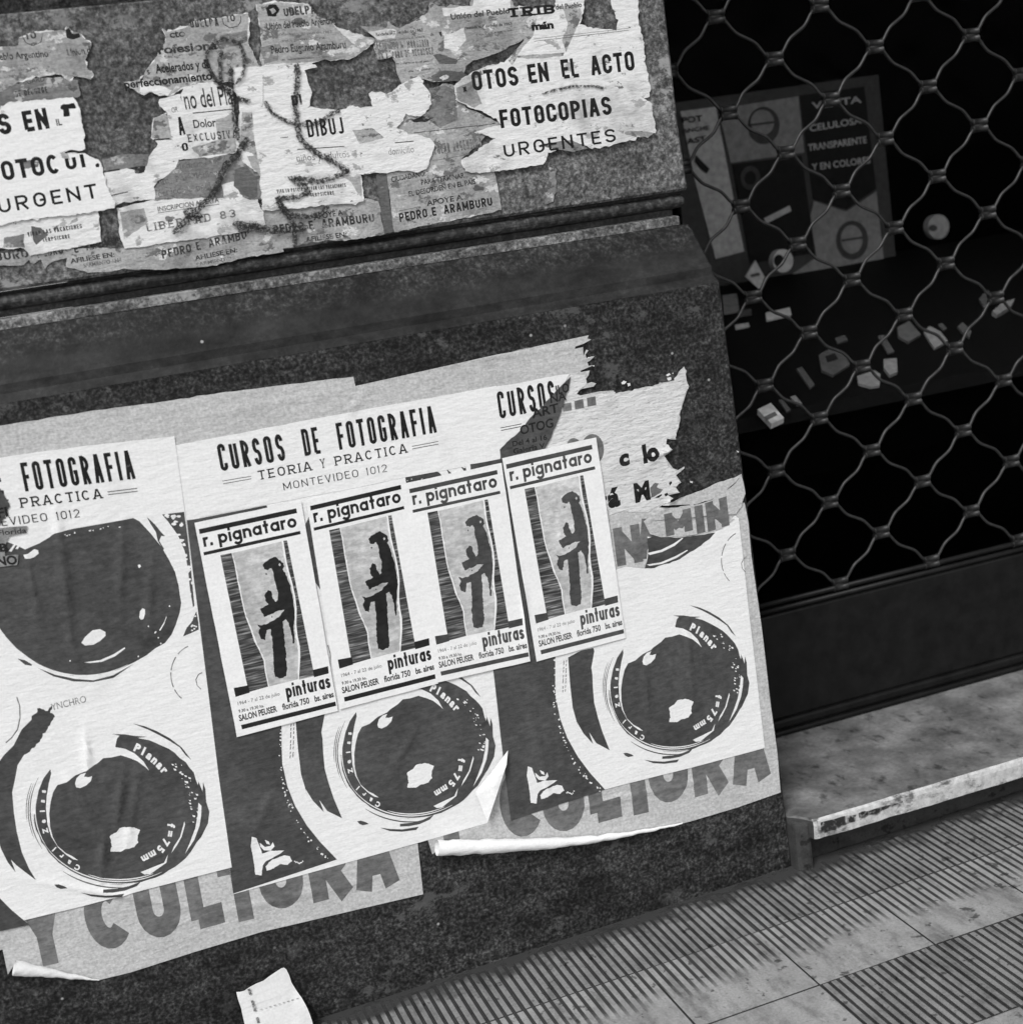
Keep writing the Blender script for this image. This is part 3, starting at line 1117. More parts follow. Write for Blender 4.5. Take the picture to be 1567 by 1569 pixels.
add_tube(bm, [(1.119, YG, zr - .006), (2.6, YG, zr - .006)], .0058, 10)
add_tube(bm, [(1.119, YG, zr - .021), (2.6, YG, zr - .021)], .0062, 10)
link_bm('lower_bar', bm, RAIL, gr, smooth=True)
bm = bmesh.new()
add_box(bm, 1.119, 2.6, YG - .010, YG + .02, ZS + .034, zr - .027, .004)
add_box(bm, 1.119, 2.6, YG - .016, YG + .03, ZS + .013, ZS + .0335, .006)
add_box(bm, 1.119, 2.6, YG - .022, YG + .03, ZS + .002, ZS + .0125, .004)
link_bm('bottom_rail', bm, RAIL, gr)

# ------------------------------------------------------------------ shop behind the grille
shop = empty('shop_interior', (1.9, 1.4, 0))
tag(shop, 'unlit shop room of dark walls seen behind the grille', 'shop room')
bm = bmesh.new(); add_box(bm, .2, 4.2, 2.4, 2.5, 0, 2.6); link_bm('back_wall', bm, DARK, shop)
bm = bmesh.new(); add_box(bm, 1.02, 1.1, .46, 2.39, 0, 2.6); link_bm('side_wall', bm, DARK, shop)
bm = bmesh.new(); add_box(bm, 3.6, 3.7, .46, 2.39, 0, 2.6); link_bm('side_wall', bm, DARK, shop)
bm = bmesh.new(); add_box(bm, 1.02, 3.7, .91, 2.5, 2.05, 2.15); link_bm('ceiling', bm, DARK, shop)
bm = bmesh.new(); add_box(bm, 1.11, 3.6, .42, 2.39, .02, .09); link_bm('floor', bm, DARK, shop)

win = empty('shop_window', (1.9, .44, .1))
tag(win, 'large shop window pane standing just behind the grille', 'window')
bm = bmesh.new(); add_box(bm, 1.12, 2.6, .437, .443, .13, 2.04); link_bm('glass_pane', bm, GLASS, win)
bm = bmesh.new(); add_box(bm, 1.12, 2.6, .425, .455, .091, .129, .003); link_bm('window_frame', bm, RAIL, win)

# sloping display shelf
SO, SN = (1.5, .50, .74), Vector((0, -.19, .46)).normalized()
shelf_z = lambda y: .74 + (y - .50) * .19 / .46
bm = bmesh.new()
vs = []
for (y) in (.47, 1.02):
    for x in (1.13, 2.6):
        vs.append((x, y, shelf_z(y) - .003))
V = [bm.verts.new(c) for c in vs] + [bm.verts.new((c[0], c[1], c[2] - .03)) for c in vs]
for f in ((0, 1, 3, 2), (4, 6, 7, 5), (0, 4, 5, 1), (1, 5, 7, 3), (3, 7, 6, 2), (2, 6, 4, 0)): bm.faces.new([V[i] for i in f])
sh = empty('display_shelf', (1.8, .75, .1))
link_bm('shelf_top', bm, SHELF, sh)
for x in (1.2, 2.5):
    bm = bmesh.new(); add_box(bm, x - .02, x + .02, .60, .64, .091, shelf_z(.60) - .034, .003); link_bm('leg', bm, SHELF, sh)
tag(sh, 'dark sloping display shelf behind the grille holding small packets', 'shelf')

# display board with printed cards
BY = 1.03
def flat_poly(bm, pts, y, thick, mat=0):
    q = [wall(p, y) for p in pts]
    if sum((q[i][0] * q[(i + 1) % len(q)][1] - q[(i + 1) % len(q)][0] * q[i][1]) for i in range(len(q))) < 0: q = q[::-1]
    fr = [bm.verts.new((a, y - thick, b)) for a, b in q]
    bk = [bm.verts.new((a, y, b)) for a, b in q]
    n = len(q)
    for t in tessellate_polygon([[Vector((a, b, 0)) for a, b in q]]):
        f = bm.faces.new([fr[i] for i in t]); f.material_index = mat
    for i in range(n):
        j = (i + 1) % n
        bm.faces.new((fr[j], fr[i], bk[i], bk[j])).material_index = mat
    bm.normal_update()


def flat_text(bm, t, BL, BR, h, y, mat=0, off=.02):
    vs, fs = font_mesh(t, off)
    x0 = min(v[0] for v in vs); x1 = max(v[0] for v in vs)
    up = (-slope_up(BL[0]) * h, -h)
    V = []
    for v in vs:
        u, w = (v[0] - x0) / (x1 - x0), v[1] / .7
        q = wall((BL[0] + (BR[0] - BL[0]) * u + up[0] * w, BL[1] + (BR[1] - BL[1]) * u + up[1] * w), y)
        V.append(bm.verts.new((q[0], y, q[1])))
    for f in fs:
        try: bm.faces.new([V[i] for i in f]).material_index = mat
        except ValueError: pass


bd = empty('display_board', (1.75, BY, .95))
tag(bd, 'framed display board with printed panels standing behind the grille', 'display board')
q0 = px('G', [(60, 440), (925, 320), (1005, 1150), (130, 1290)])
bm = bmesh.new(); flat_poly(bm, q0, BY, .03); link_bm('board_frame', bm, BOARD, bd)


def card(name, mats, polys, texts=()):
    bm = bmesh.new()
    y = BY - .031
    for i, (pts, m, dy) in enumerate(polys):
        flat_poly(bm, pts, y - dy, .002 + .0003 * i, m)
    for (t, a, b, h, m) in texts:
        flat_text(bm, t, a, b, h, y - .0065, m)
    return link_bm(name, bm, mats, bd)


def ell(view, cx, cy, rx, ry, n=28, rot=0):
    c, s_ = math.cos(rot), math.sin(rot)
    return px(view, [(cx + rx * math.cos(2 * math.pi * i / n) * c - ry * math.sin(2 * math.pi * i / n) * s_,
                      cy + rx * math.cos(2 * math.pi * i / n) * s_ + ry * math.sin(2 * math.pi * i / n) * c) for i in range(n)])


card('light_panel', [CARDL, CARDK], [(px('U', [(95, 305), (330, 275), (470, 1000), (520, 1240), (330, 1290), (200, 800)]), 0, 0),
                                     (px('U', [(200, 600), (240, 640), (290, 690), (270, 720), (230, 690), (190, 640)]), 1, .003)],
     [('POT', px('U', [(110, 385)])[0], px('U', [(245, 370)])[0], 9, 1), ('ANCHE', px('U', [(110, 450)])[0], px('U', [(290, 425)])[0], 6, 1), ('AST', px('U', [(140, 525)])[0], px('U', [(270, 500)])[0], 8, 1)])
card('grey_panel', [CARD, CARDK, BOARD, CARDL], [(px('U', [(345, 290), (880, 205), (920, 580), (430, 650)]), 0, 0),
                                    (ell('U', 650, 400, 105, 125), 2, .002), (ell('U', 640, 380, 78, 85), 0, .004),
                                    (px('U', [(560, 390), (720, 370), (722, 385), (562, 405)]), 2, .006),
                                    (px('U', [(440, 660), (900, 600), (990, 1250), (560, 1320)]), 1, .0003),
                                    (ell('U', 560, 750, 65, 80), 2, .003), (ell('U', 560, 750, 36, 46), 1, .005),
                                    (px('U', [(650, 1020), (820, 935), (830, 970), (665, 1055)]), 3, .003)])
card('lettered_panel', [CARDK, CARDL, CARD, BOARD], [(px('U', [(890, 200), (1320, 140), (1400, 820), (1200, 960), (980, 890)]), 0, 0),
                                        (px('U', [(985, 905), (1200, 975), (1400, 840), (1450, 1310), (790, 1430), (1000, 1280), (960, 1000)]), 2, .0003),
                                        (ell('U', 1240, 1165, 105, 130), 3, .003), (ell('U', 1235, 1160, 72, 95), 2, .005),
                                        (px('U', [(1170, 1160), (1305, 1140), (1306, 1155), (1171, 1175)]), 3, .007)],
     [('VENTA', px('U', [(975, 290)])[0], px('U', [(1305, 245)])[0], 10, 1), ('CELULOSA', px('U', [(960, 440)])[0], px('U', [(1305, 385)])[0], 10, 1),
      ('TRANSPARENTE', px('U', [(950, 570)])[0], px('U', [(1340, 515)])[0], 10, 1), ('Y EN COLORES', px('U', [(975, 700)])[0], px('U', [(1365, 650)])[0], 10, 1)])


def shelf_item(name, pts, mat, label, cat, h=.012, group=None, extra=None):
    """a low packet lying on the sloping shelf"""
    bm = bmesh.new()
    base = [onplane(p, SO, SN) for p in pts]
    nrm = SN
    lo = [bm.verts.new(b) for b in base]; hi = [bm.verts.new(b + nrm * h) for b in base]
    n = len(base)
    f = bm.faces.new(hi)
    for i in range(n):
        j = (i + 1) % n
        bm.faces.new((lo[i], lo[j], hi[j], hi[i]))
    bmesh.ops.recalc_face_normals(bm, faces=bm.faces[:])
    o = link_bm(name, bm, mat)
    tag(o, label, cat, group)
    if extra:
        for (en, epts, em) in extra:
            b2 = bmesh.new()
            ff = b2.faces.new([b2.verts.new(onplane(p, Vector(SO) + SN * (h + .001), SN)) for p in epts])
            b2.normal_update()
            c = link_bm(en, b2, em, o)
    return o


shelf_item('paper_box', px('V', [(200, 855), (268, 822), (335, 900), (270, 930)]), CARDW, 'small white printed box lying at the left front of the shelf', 'box', .012,
           extra=[('printed_band', px('V', [(232, 868), (292, 840), (305, 858), (246, 888)]), DIM)])
shelf_item('price_card', px('V', [(243, 340), (368, 312), (375, 350), (248, 380)]), CARDW, 'long white card behind the grille beside the stone pier', 'card', .004)
shelf_item('price_card', px('V', [(85, 403), (155, 390), (160, 408), (90, 422)]), CARDW, 'tiny white card nearest the stone pier edge behind the grille', 'card', .004)
shelf_item('paper_box', px('V', [(515, 560), (580, 525), (640, 545), (675, 610), (590, 665), (530, 640)]), DIM, 'grey crumpled packet in the middle of the display shelf', 'packet', .006,
           extra=[('printed_band', px('V', [(550, 555), (600, 540), (618, 570), (562, 588)]), CARDK)])
shelf_item('paper_tube', px('V', [(402, 630), (430, 620), (495, 712), (470, 730)]), DIM, 'narrow grey packet lying beside the grey crumpled packet', 'packet', .005)
shelf_item('paper_box', px('V', [(848, 585), (915, 580), (920, 650), (880, 668), (850, 630)]), PACK, 'pale upright packet right of the grey crumpled packet', 'packet', .007)
shelf_item('paper_box', px('V', [(712, 670), (760, 655), (800, 640), (832, 660), (828, 718), (780, 725), (720, 708)]), PACK, 'pale pair of packets in front of the upright packet', 'packet', .006)
shelf_item('paper_box', px('V', [(918, 420), (980, 385), (1040, 455), (975, 495), (925, 465)]), plain('packaging_dark_grey', .1), 'dark grey packet at the back of the display shelf', 'packet', .006)
shelf_item('paper_box', px('V', [(1055, 440), (1085, 412), (1140, 440), (1178, 488), (1110, 528), (1085, 490)]), PACK, 'pale folded packet beside the dark grey packet', 'packet', .006)
shelf_item('paper_box', px('V', [(1228, 415), (1255, 392), (1300, 440), (1290, 470), (1250, 440)]), DIM, 'small grey tilted packet behind a grille sleeve', 'packet', .006)
shelf_item('paper_box', px('V', [(1338, 270), (1385, 225), (1408, 260), (1370, 325)]), DIM, 'grey packet left of the paper fan at the far right of the shelf', 'packet', .006)
shelf_item('paper_fan', px('V', [(1405, 345), (1455, 300), (1520, 280), (1500, 320), (1430, 362)]), PACK, 'pale fan of papers at the far right of the shelf', 'papers', .01)


for k_, (pts_, mt_, lb_) in enumerate([
    ([(600, 470), (650, 455), (665, 480), (612, 498)], DIM, 'dim grey ticket behind the middle of the shelf'),
    ([(820, 460), (850, 452), (905, 540), (872, 552)], DIM, 'narrow dim strip of card near the back of the shelf'),
    ([(310, 790), (330, 785), (372, 840), (352, 850)], DIM, 'thin grey card beside the small white printed box'),
    ([(370, 772), (395, 765), (430, 805), (405, 815)], PACK, 'small pale tag between two grille wires at the shelf front'),
    ([(1130, 400), (1150, 392), (1175, 420), (1158, 430)], DIM, 'tiny grey tag above the pale folded packet'),
    ([(100, 330), (170, 318), (172, 345), (104, 358)], DIM, 'grey flat card close behind the edge of the stone pier'),
    ([(20, 250), (95, 240), (108, 330), (30, 345)], PACK, 'pale rounded packet half hidden by the stone pier')]):
    shelf_item('ticket', px('V', pts_), mt_, lb_, 'card', .004)


def stand_item(name, pts, y, mats, label, cat, extra=(), th=.02):
    bm = bmesh.new()
    flat_poly(bm, pts, y, th)
    for i, (p, m) in enumerate(extra): flat_poly(bm, p, y - th - .0005, .001 + .0003 * i, m)
    o = link_bm(name, bm, mats)
    tag(o, label, cat)
    return o


stand_item('tape_roll', ell('V', 312, 65, 52, 60), .93, [CARDL, CARDK], 'pale ring of tape standing in front of the display board', 'tape roll', [(ell('V', 312, 65, 26, 32), 1)])
stand_item('diamond_card', px('V', [(188, 62), (235, 150), (208, 212), (136, 145)]), .91, [CARDL, DIM], 'pale diamond shaped card below the display board', 'card', [(px('V', [(165, 135), (210, 125), (215, 140), (170, 150)]), 1)], .004)
stand_item('round_dial', ell('G', 1190, 960, 45, 52), 1.1, [CARDL, DIM], 'small pale round dial right of the display board', 'dial', [(ell('G', 1185, 965, 18, 14), 1)])
stand_item('leaning_card', px('V', [(985, 60), (1060, 10), (1095, 20), (1112, 105), (1010, 120)]), 1.1, [DIM], 'grey card leaning below the round dial', 'card', (), .004)
stand_item('small_box', px('V', [(838, 145), (890, 135), (898, 175), (845, 185)]), .98, [DIM], 'small grey box at the foot of the display board', 'box', (), .03)
stand_item('small_box', px('V', [(420, 225), (515, 213), (522, 265), (426, 278)]), .95, [plain('packaging_dim', .11)], 'dim grey flat box in front of the display board', 'box', (), .03)

# ------------------------------------------------------------------ old torn posters on the upper slab
_ub = [.0004]


def frag(label, view, pts, mat, texts=(), amp=1.6, step=5.5, seed=None, extra=(), name='torn_poster', fibre=None, rules=(), peel=1.0, inc=.00022):
    """one torn piece of paper; texts: (words, left, right, cap height, ink, font options)"""
    base = _ub[0]; _ub[0] += inc
    sd_ = seed if seed is not None else int(base * 1e5)
    s = Sheet(SP, base, step=.009)
    P_ = torn(px(view, pts), amp, step, sd_)
    if fibre:       # white fibres bared along the tear
        c = (sum(q[0] for q in P_) / len(P_), sum(q[1] for q in P_) / len(P_))
        P2 = torn(px(view, pts), amp * 1.7, step * .8, sd_ + 50)
        P2 = [(c[0] + (q[0] - c[0]) * 1.004, c[1] + (q[1] - c[1]) * 1.004) for q in P2]
        s.paper(P2, fibre)
        s.poly(P_, mat)
    else:
        s.paper(P_, mat)
    for (m, q) in extra:
        s.poly(torn(px(view, q), 1.0, 5, sd_ + 3), m)
    # patches where the surface has peeled or another layer is stuck on
    rb = random.Random(sd_ * 7 + 1)
    Q = P_
    xs_ = [q[0] for q in Q]; ys_ = [q[1] for q in Q]
    area = (max(xs_) - min(xs_)) * (max(ys_) - min(ys_))
    def inside(pt, poly):
        c = False
        for i in range(len(poly)):
            x1, y1 = poly[i]; x2, y2 = poly[i - 1]
            if (y1 > pt[1]) != (y2 > pt[1]) and pt[0] < (x2 - x1) * (pt[1] - y1) / (y2 - y1) + x1: c = not c
        return c
    pal = {OLDW.name: [OLDL, OLDL, OLDW, OLDG, PAPER], OLDL.name: [OLDW, OLDG, OLDG, OLDW, OLDL, OLDD], OLDG.name: [OLDL, OLDW, OLDD, OLDL], PAPER.name: [OLDW, OLDW, OLDL], OLDD.name: [OLDG]}[mat.name]
    made = 0
    for _ in range(400):
        if made > 0: break
        cx_, cy_ = rb.uniform(min(xs_), max(xs_)), rb.uniform(min(ys_), max(ys_))
        r = rb.uniform(2, 6) * rb.uniform(.5, 1.3)
        asp = rb.uniform(.7, 2.4); ro = rb.uniform(-.5, .2)
        bl = []
        for i in range(18):
            a = 2 * math.pi * i / 18
            k_ = 1 + .55 * mnoise.noise((math.cos(a) * 1.3, math.sin(a) * 1.3, made * 3.1 + sd_)) + rb.uniform(-.12, .12)
            ux, uy = r * asp * k_ * math.cos(a), r * k_ * math.sin(a)
            bl.append((cx_ + ux * math.cos(ro) - uy * math.sin(ro), cy_ + ux * math.sin(ro) + uy * math.cos(ro)))
        if not all(inside(q, Q) for q in bl[::2]): continue
        s.poly(bl, rb.choice(pal)); made += 1
    k = VIEWS[view][2]
    for t in texts:
        w_, a, b_, h, ink = t[:5]
        kw = t[5] if len(t) > 5 else {}
        s.text(w_, px(view, [a])[0], px(view, [b_])[0], h * k, ink, **kw)
    for (a, b_, w_, ink) in rules:
        s.strip(px(view, [a, b_]), w_ * k, ink)
    return s.build(name, label, 'torn poster', 'old torn posters on the upper slab')


BOLD = dict(font='stroke', w=.36, st=.20, sp=.13)
BOLDW = dict(font='stroke', w=.44, st=.20, sp=.17)
WIDE = dict(font='stroke', w=.56, st=.15, sp=.28)
COND = dict(font='stroke', w=.20, st=.15, sp=.13)
SLABF = dict(font='slab', w=.5, st=.17, sp=.30)
B2 = dict(off=.026)

# lowest layer: dull stains of glue and paper dust still sticking to the stone
frag('grey glue stain on the upper slab below the word FOTOCOPIAS', 'C', [(520, 830), (565, 850), (560, 940), (545, 1010), (505, 1020), (500, 940), (525, 880)], OLDG, amp=2.5, name='glue_stain')
frag('dull strip of grey paper along the bottom left of the upper slab', 'A', [(-60, 1270), (330, 1245), (620, 1240), (1010, 1200), (1308, 1160), (1308, 1255), (1100, 1320), (900, 1345), (640, 1348), (440, 1366), (330, 1335), (335, 1290), (260, 1312), (228, 1345), (205, 1300), (170, 1322), (145, 1300), (120, 1326), (60, 1330), (-60, 1330)], OLDL,
     [('BURU', (-20, 1308), (145, 1288), 42, INKW, BOLDW), ('PEDRO', (190, 1292), (318, 1268), 40, INKW, BOLDW), ('E. ARAMBU', (375, 1268), (612, 1214), 40, INKW, BOLDW),
      ('AFILIESE EN:', (355, 1320), (575, 1285), 24, INKW, B2), ('SARMIENTO 1364', (420, 1340), (610, 1310), 20, INKF, B2)])
frag('strip of old paper ending in PEDRO E. ARAMBURU and AFILIESE EN below LIBERTAD 83', 'A', [(775, 1222), (990, 1180), (1180, 1140), (1308, 1118), (1420, 1100), (1420, 1260), (1225, 1290), (1105, 1318), (1010, 1336), (930, 1340), (868, 1310), (802, 1330), (790, 1290)], OLDL,
     [('PEDRO E. ARAMBURU', (815, 1296), (1300, 1180), 42, INKW, BOLDW), ('AFILIESE EN:', (978, 1305), (1190, 1262), 24, INKW, B2), ('SARMIENTO', (985, 1335), (1160, 1300), 18, INKF, B2)])
frag('old grey sheet ending in E. ARAMBURU and AFILIESE EN under the big white sheet', 'B', [(-20, 1205), (75, 1050), (400, 1020), (570, 995), (652, 1008), (682, 1172), (500, 1202), (320, 1212), (110, 1262), (-20, 1292)], OLDL,
     [('APOYE A', (330, 1102), (476, 1075), 28, INKW, B2), ('PEDRO E. ARAMBURU', (130, 1172), (634, 1110), 44, INKW, BOLDW), ('AFILIESE EN:', (290, 1212), (494, 1185), 25, INKW, B2)])
frag('dark narrow strip of bare paper between the two ARAMBURU sheets', 'B', [(640, 870), (692, 868), (728, 1160), (682, 1172)], OLDD, amp=.8)
frag('grey sheet reading CIUDADANO PARA TERMINAR EL DESORDEN EN EL PAIS', 'B', [(692, 868), (880, 840), (1070, 820), (1110, 850), (1232, 852), (1268, 1050), (1230, 1062), (1100, 1090), (940, 1118), (732, 1162)], OLDL,
     [('CIUDADANO:', (718, 912), (890, 880), 26, INKW, B2), ('PARA TERMINAR', (868, 926), (1085, 890), 26, INKW, B2), ('EL DESORDEN EN EL PAIS', (805, 984), (1140, 920), 26, INKW, B2),
      ('APOYE A', (895, 1032), (1075, 1000), 28, INKW, B2), ('PEDRO E. ARAMBURU', (760, 1112), (1224, 1028), 44, INKK, BOLDW)], rules=[((755, 1056), (862, 1034), 3, INKF)], amp=1.0)
frag('grey sheet reading POPULAR ARGENTINO between the white sheets', 'B', [(740, 640), (790, 570), (900, 560), (905, 440), (990, 415), (1060, 440), (1090, 540), (1262, 610), (1262, 640), (1180, 690), (1072, 790), (1080, 840), (880, 850), (920, 780), (930, 735), (905, 700), (800, 670)], OLDL,
     [('POPULAR ARGENTINO', (900, 780), (1170, 738), 50, INKF, COND)], extra=[(OLDG, [(905, 440), (985, 425), (1040, 460), (1050, 600), (960, 640), (905, 600)]), (INKW, [(818, 598), (870, 580), (920, 590), (900, 606), (830, 612)])], rules=[((830, 665), (1240, 618), 3, INKW), ((920, 805), (1150, 765), 3, INKF)])
frag('grey remnant reading DECURGE above the white URGENTES sheet at the left', 'A', [(-60, 500), (0, 465), (60, 420), (160, 392), (300, 385), (392, 400), (402, 480), (340, 495), (120, 515), (20, 530), (-60, 545)], OLDG,
     [('EGARD', (120, 424), (225, 405), 26, INKW), ('DE DECURGE', (80, 486), (240, 462), 30, INKW, COND)])
frag('pale remnant with Pueblo Argentino and a round number at the left edge', 'A', [(-60, 245), (40, 232), (92, 225), (95, 188), (165, 165), (325, 152), (332, 132), (372, 160), (405, 168), (430, 200), (456, 215), (448, 250), (425, 300), (438, 345), (470, 375), (452, 396), (370, 382), (345, 402), (305, 372), (180, 380), (90, 410), (40, 440), (-60, 500)], OLDL,
     [('Pueblo Argentino', (-40, 304), (245, 284), 36, INKW, B2), ('Unión d', (340, 282), (455, 266), 36, INKW, B2), ('10', (135, 198), (185, 190), 34, INKW, B2), ('julio de 1963', (40, 345), (150, 328), 14, INKF), ('reunión en', (0, 365), (190, 345), 14, INKF),
      ('Eugenio Aramburu', (-20, 395), (190, 378), 13, INKF), ('afiliese', (0, 440), (70, 425), 16, INKF)],
     extra=[(INKK, [(328, 150), (345, 138), (360, 165), (395, 165), (402, 185), (372, 196), (335, 188)])], rules=[((112, 180), (128, 212), 4, INKW), ((128, 212), (165, 228), 4, INKW), ((165, 228), (205, 210), 4, INKW), ((205, 210), (214, 165), 4, INKW)], fibre=FIBRE)
frag('white scrap with VACACIONES below the white URGENTES sheet', 'A', [(-60, 1140), (120, 1100), (300, 1080), (488, 1050), (508, 1210), (330, 1248), (150, 1282), (120, 1245), (15, 1242), (-60, 1250)], OLDW,
     [('VIVAN LAS VACACIONES', (140, 1185), (412, 1142), 22, INKW, COND), ('TERPSICORE', (215, 1212), (352, 1192), 20, INKW, COND)], extra=[(OLDD, [(155, 1132), (205, 1140), (242, 1176), (182, 1226), (165, 1200)]), (OLDG, [(20, 1190), (120, 1170), (125, 1240), (15, 1240)])])
frag('pale sheet reading LIBERTAD 83 above the moulding', 'A', [(584, 1040), (720, 1012), (900, 975), (1090, 930), (1250, 925), (1320, 1060), (1330, 1140), (1205, 1162), (1000, 1195), (850, 1212), (625, 1246), (600, 1180)], OLDW,
     [('INSCRIPCION ABIERTA', (792, 1060), (1098, 1012), 24, INKF, B2), ('LIBERTAD 83', (738, 1160), (1182, 1086), 40, INKF, SLABF)], rules=[((790, 1066), (1098, 1022), 3, INKF)], extra=[(OLDL, [(600, 1060), (720, 1040), (740, 1110), (620, 1200)])])
frag('grey sheet reading Medicina sin dolor and Tecnicos Especialistas', 'A', [(868, 810), (1000, 790), (1250, 770), (1300, 830), (1308, 1000), (1160, 1000), (1060, 990), (770, 1002), (740, 980), (830, 885)], OLDG,
     [('Medicina sin dolor', (880, 852), (1210, 800), 32, INKF), ('dada por Médicos', (785, 926), (1110, 876), 34, INKF), ('Técnicos Especial', (765, 990), (1085, 940), 36, INKF)], extra=[(OLDW, [(1110, 925), (1190, 905), (1215, 985), (1290, 1010), (1308, 1060), (1120, 1000)]), (OLDD, [(1175, 850), (1235, 830), (1290, 900), (1290, 985), (1215, 980), (1170, 930)])])
frag('long white band of bared paper running down from the word Dolor', 'A', [(798, 495), (905, 470), (905, 780), (870, 850), (790, 905), (770, 935), (775, 1000), (620, 1010), (540, 1042), (528, 930), (520, 865), (600, 835), (720, 862), (742, 790), (790, 720), (755, 690), (768, 590), (838, 562), (798, 530)], OLDW,
     [('OR', (862, 565), (892, 558), 26, INKW)], extra=[(OLDG, [(510, 800), (600, 775), (745, 770), (735, 830), (620, 845), (520, 858)]), (INKW, [(668, 838), (725, 830), (722, 862), (676, 868)]), (OLDL, [(770, 590), (838, 565), (860, 700), (760, 690)])], rules=[((520, 860), (600, 848), 8, INKW), ((530, 985), (640, 960), 5, INKW), ((770, 700), (850, 694), 8, INKW)])
frag('white column of paper reading Dolor and EXCLUSIVA', 'A', [(905, 470), (930, 430), (1060, 405), (1165, 440), (1172, 560), (1196, 690), (1182, 765), (1060, 790), (900, 802), (890, 700)], OLDW,
     [('no del Pla', (930, 548), (1170, 522), 96, INKW, dict(font='std', off=.01)), ('Dolor', (972, 642), (1085, 632), 42, INKW, dict(off=.02)), ('EXCLUSIVA', (945, 712), (1190, 688), 40, INKW, SLABF), ('A', (900, 678), (930, 672), 90, INKK, BOLD), ('O', (915, 758), (945, 752), 40, INKK, BOLD)],
     rules=[((965, 566), (1165, 546), 5, INKW)], extra=[(OLDL, [(1080, 600), (1170, 570), (1190, 690), (1178, 760), (1000, 785), (960, 740), (1090, 700)])])
frag('pale sheet reading Acelerados y de perfeccionamiento', 'A', [(812, 140), (835, 158), (865, 150), (945, 128), (960, 108), (1110, 88), (1242, 64), (1242, 205), (1300, 330), (1230, 340), (1225, 400), (1170, 415), (1060, 408), (1000, 408), (940, 430), (880, 462), (840, 482), (760, 458), (705, 470), (655, 440), (624, 412), (700, 396), (740, 340), (792, 262), (815, 250), (830, 185)], OLDL,
     [('cto', (852, 190), (930, 182), 38, INKW, SLABF if False else B2), ('UDELPA', (955, 138), (1098, 130), 44, INKW, COND), ('10', (1140, 110), (1180, 104), 34, INKW, B2), ('rofesiona', (795, 272), (1092, 246), 44, INKW, dict(off=.035)),
      ('s', (738, 374), (752, 372), 36, INKW, B2), ('Acelerados y de', (782, 368), (1054, 340), 46, INKK, dict(off=.025)), ('perfeccionamiento', (626, 444), (1066, 398), 42, INKK, dict(off=.03)), ('Mínimo', (1130, 212), (1230, 200), 30, INKF, B2)],
     extra=[(OLDG, [(1100, 180), (1235, 150), (1240, 205), (1180, 230), (1105, 230)]), (OLDW, [(700, 400), (760, 420), (860, 450), (840, 480), (760, 456), (700, 465)])],
     rules=[((1112, 90), (1120, 120), 4, INKW), ((1120, 120), (1150, 138), 4, INKW), ((1150, 138), (1190, 130), 4, INKW), ((1190, 130), (1206, 105), 4, INKW), ((1206, 105), (1206, 80), 4, INKW)], fibre=FIBRE)
frag('pale sheet with UDELPA and Union del Pueblo Argentino at the top', 'B', [(40, 20), (150, 10), (300, 18), (345, 78), (420, 112), (440, 132), (580, 180), (640, 200), (610, 225), (580, 250), (510, 295), (400, 300), (300, 312), (160, 325), (72, 330), (58, 290), (70, 230), (52, 60)], OLDL,
     [('UDELPA', (182, 82), (340, 66), 44, INKW, BOLD), ('Unión del Pueblo Argentino', (95, 150), (440, 118), 36, INKW, B2), ('fundada el 3 de julio de 1963', (140, 178), (420, 165), 15, INKF, B2), ('junta promotora', (150, 212), (385, 192), 14, INKF, B2), ('Pedro Eugenio Aramburu', (118, 268), (492, 240), 40, INKW, B2)],
     extra=[(INKK, [(88, 40), (105, 22), (140, 22), (158, 48), (140, 82), (100, 80)]), (OLDL, [(105, 45), (125, 38), (140, 55), (120, 70)]), (OLDG, [(60, 235), (160, 215), (150, 300), (80, 320)]), (OLDW, [(430, 130), (580, 182), (630, 200), (560, 240), (470, 170)])], rules=[((150, 300), (415, 282), 7, INKF)], fibre=FIBRE)
frag('grey scrap reading ZARA DE DECURGEZ in the middle of the upper slab', 'B', [(560, 130), (690, 138), (705, 105), (760, 140), (900, 60), (912, 10), (985, 30), (1010, 130), (1060, 250), (1130, 300), (1090, 330), (1060, 400), (930, 410), (850, 380), (770, 425), (740, 330), (720, 280), (640, 300), (628, 240), (640, 200)], OLDL,
     [('fundada el 7 de julio de 1963', (640, 180), (876, 156), 16, INKW, B2), ('la junta promotora declara', (635, 212), (886, 186), 12, INKF, B2), ('ALEJANDRO M. MARGARIA', (632, 250), (908, 232), 36, INKF, COND), ('ANA X. ZARA DE DECURGEZ', (640, 300), (930, 270), 34, INKF, COND), ('su programa en el pais', (740, 322), (905, 308), 10, INKF, B2), ('de la unión', (800, 362), (930, 345), 9, INKF, B2), ('AGE', (822, 108), (862, 96), 22, INKW, B2)],
     extra=[(OLDW, [(690, 142), (740, 150), (735, 190), (650, 200), (600, 160)]), (OLDD, [(925, 275), (960, 268), (1050, 300), (1040, 320), (960, 318)]), (OLDD, [(915, 380), (985, 352), (1070, 355), (1110, 390), (1050, 408), (930, 402)]), (INKW, [(955, 160), (975, 158), (985, 180), (965, 182)]), (OLDW, [(1000, 200), (1060, 210), (1090, 300), (1030, 260)])])
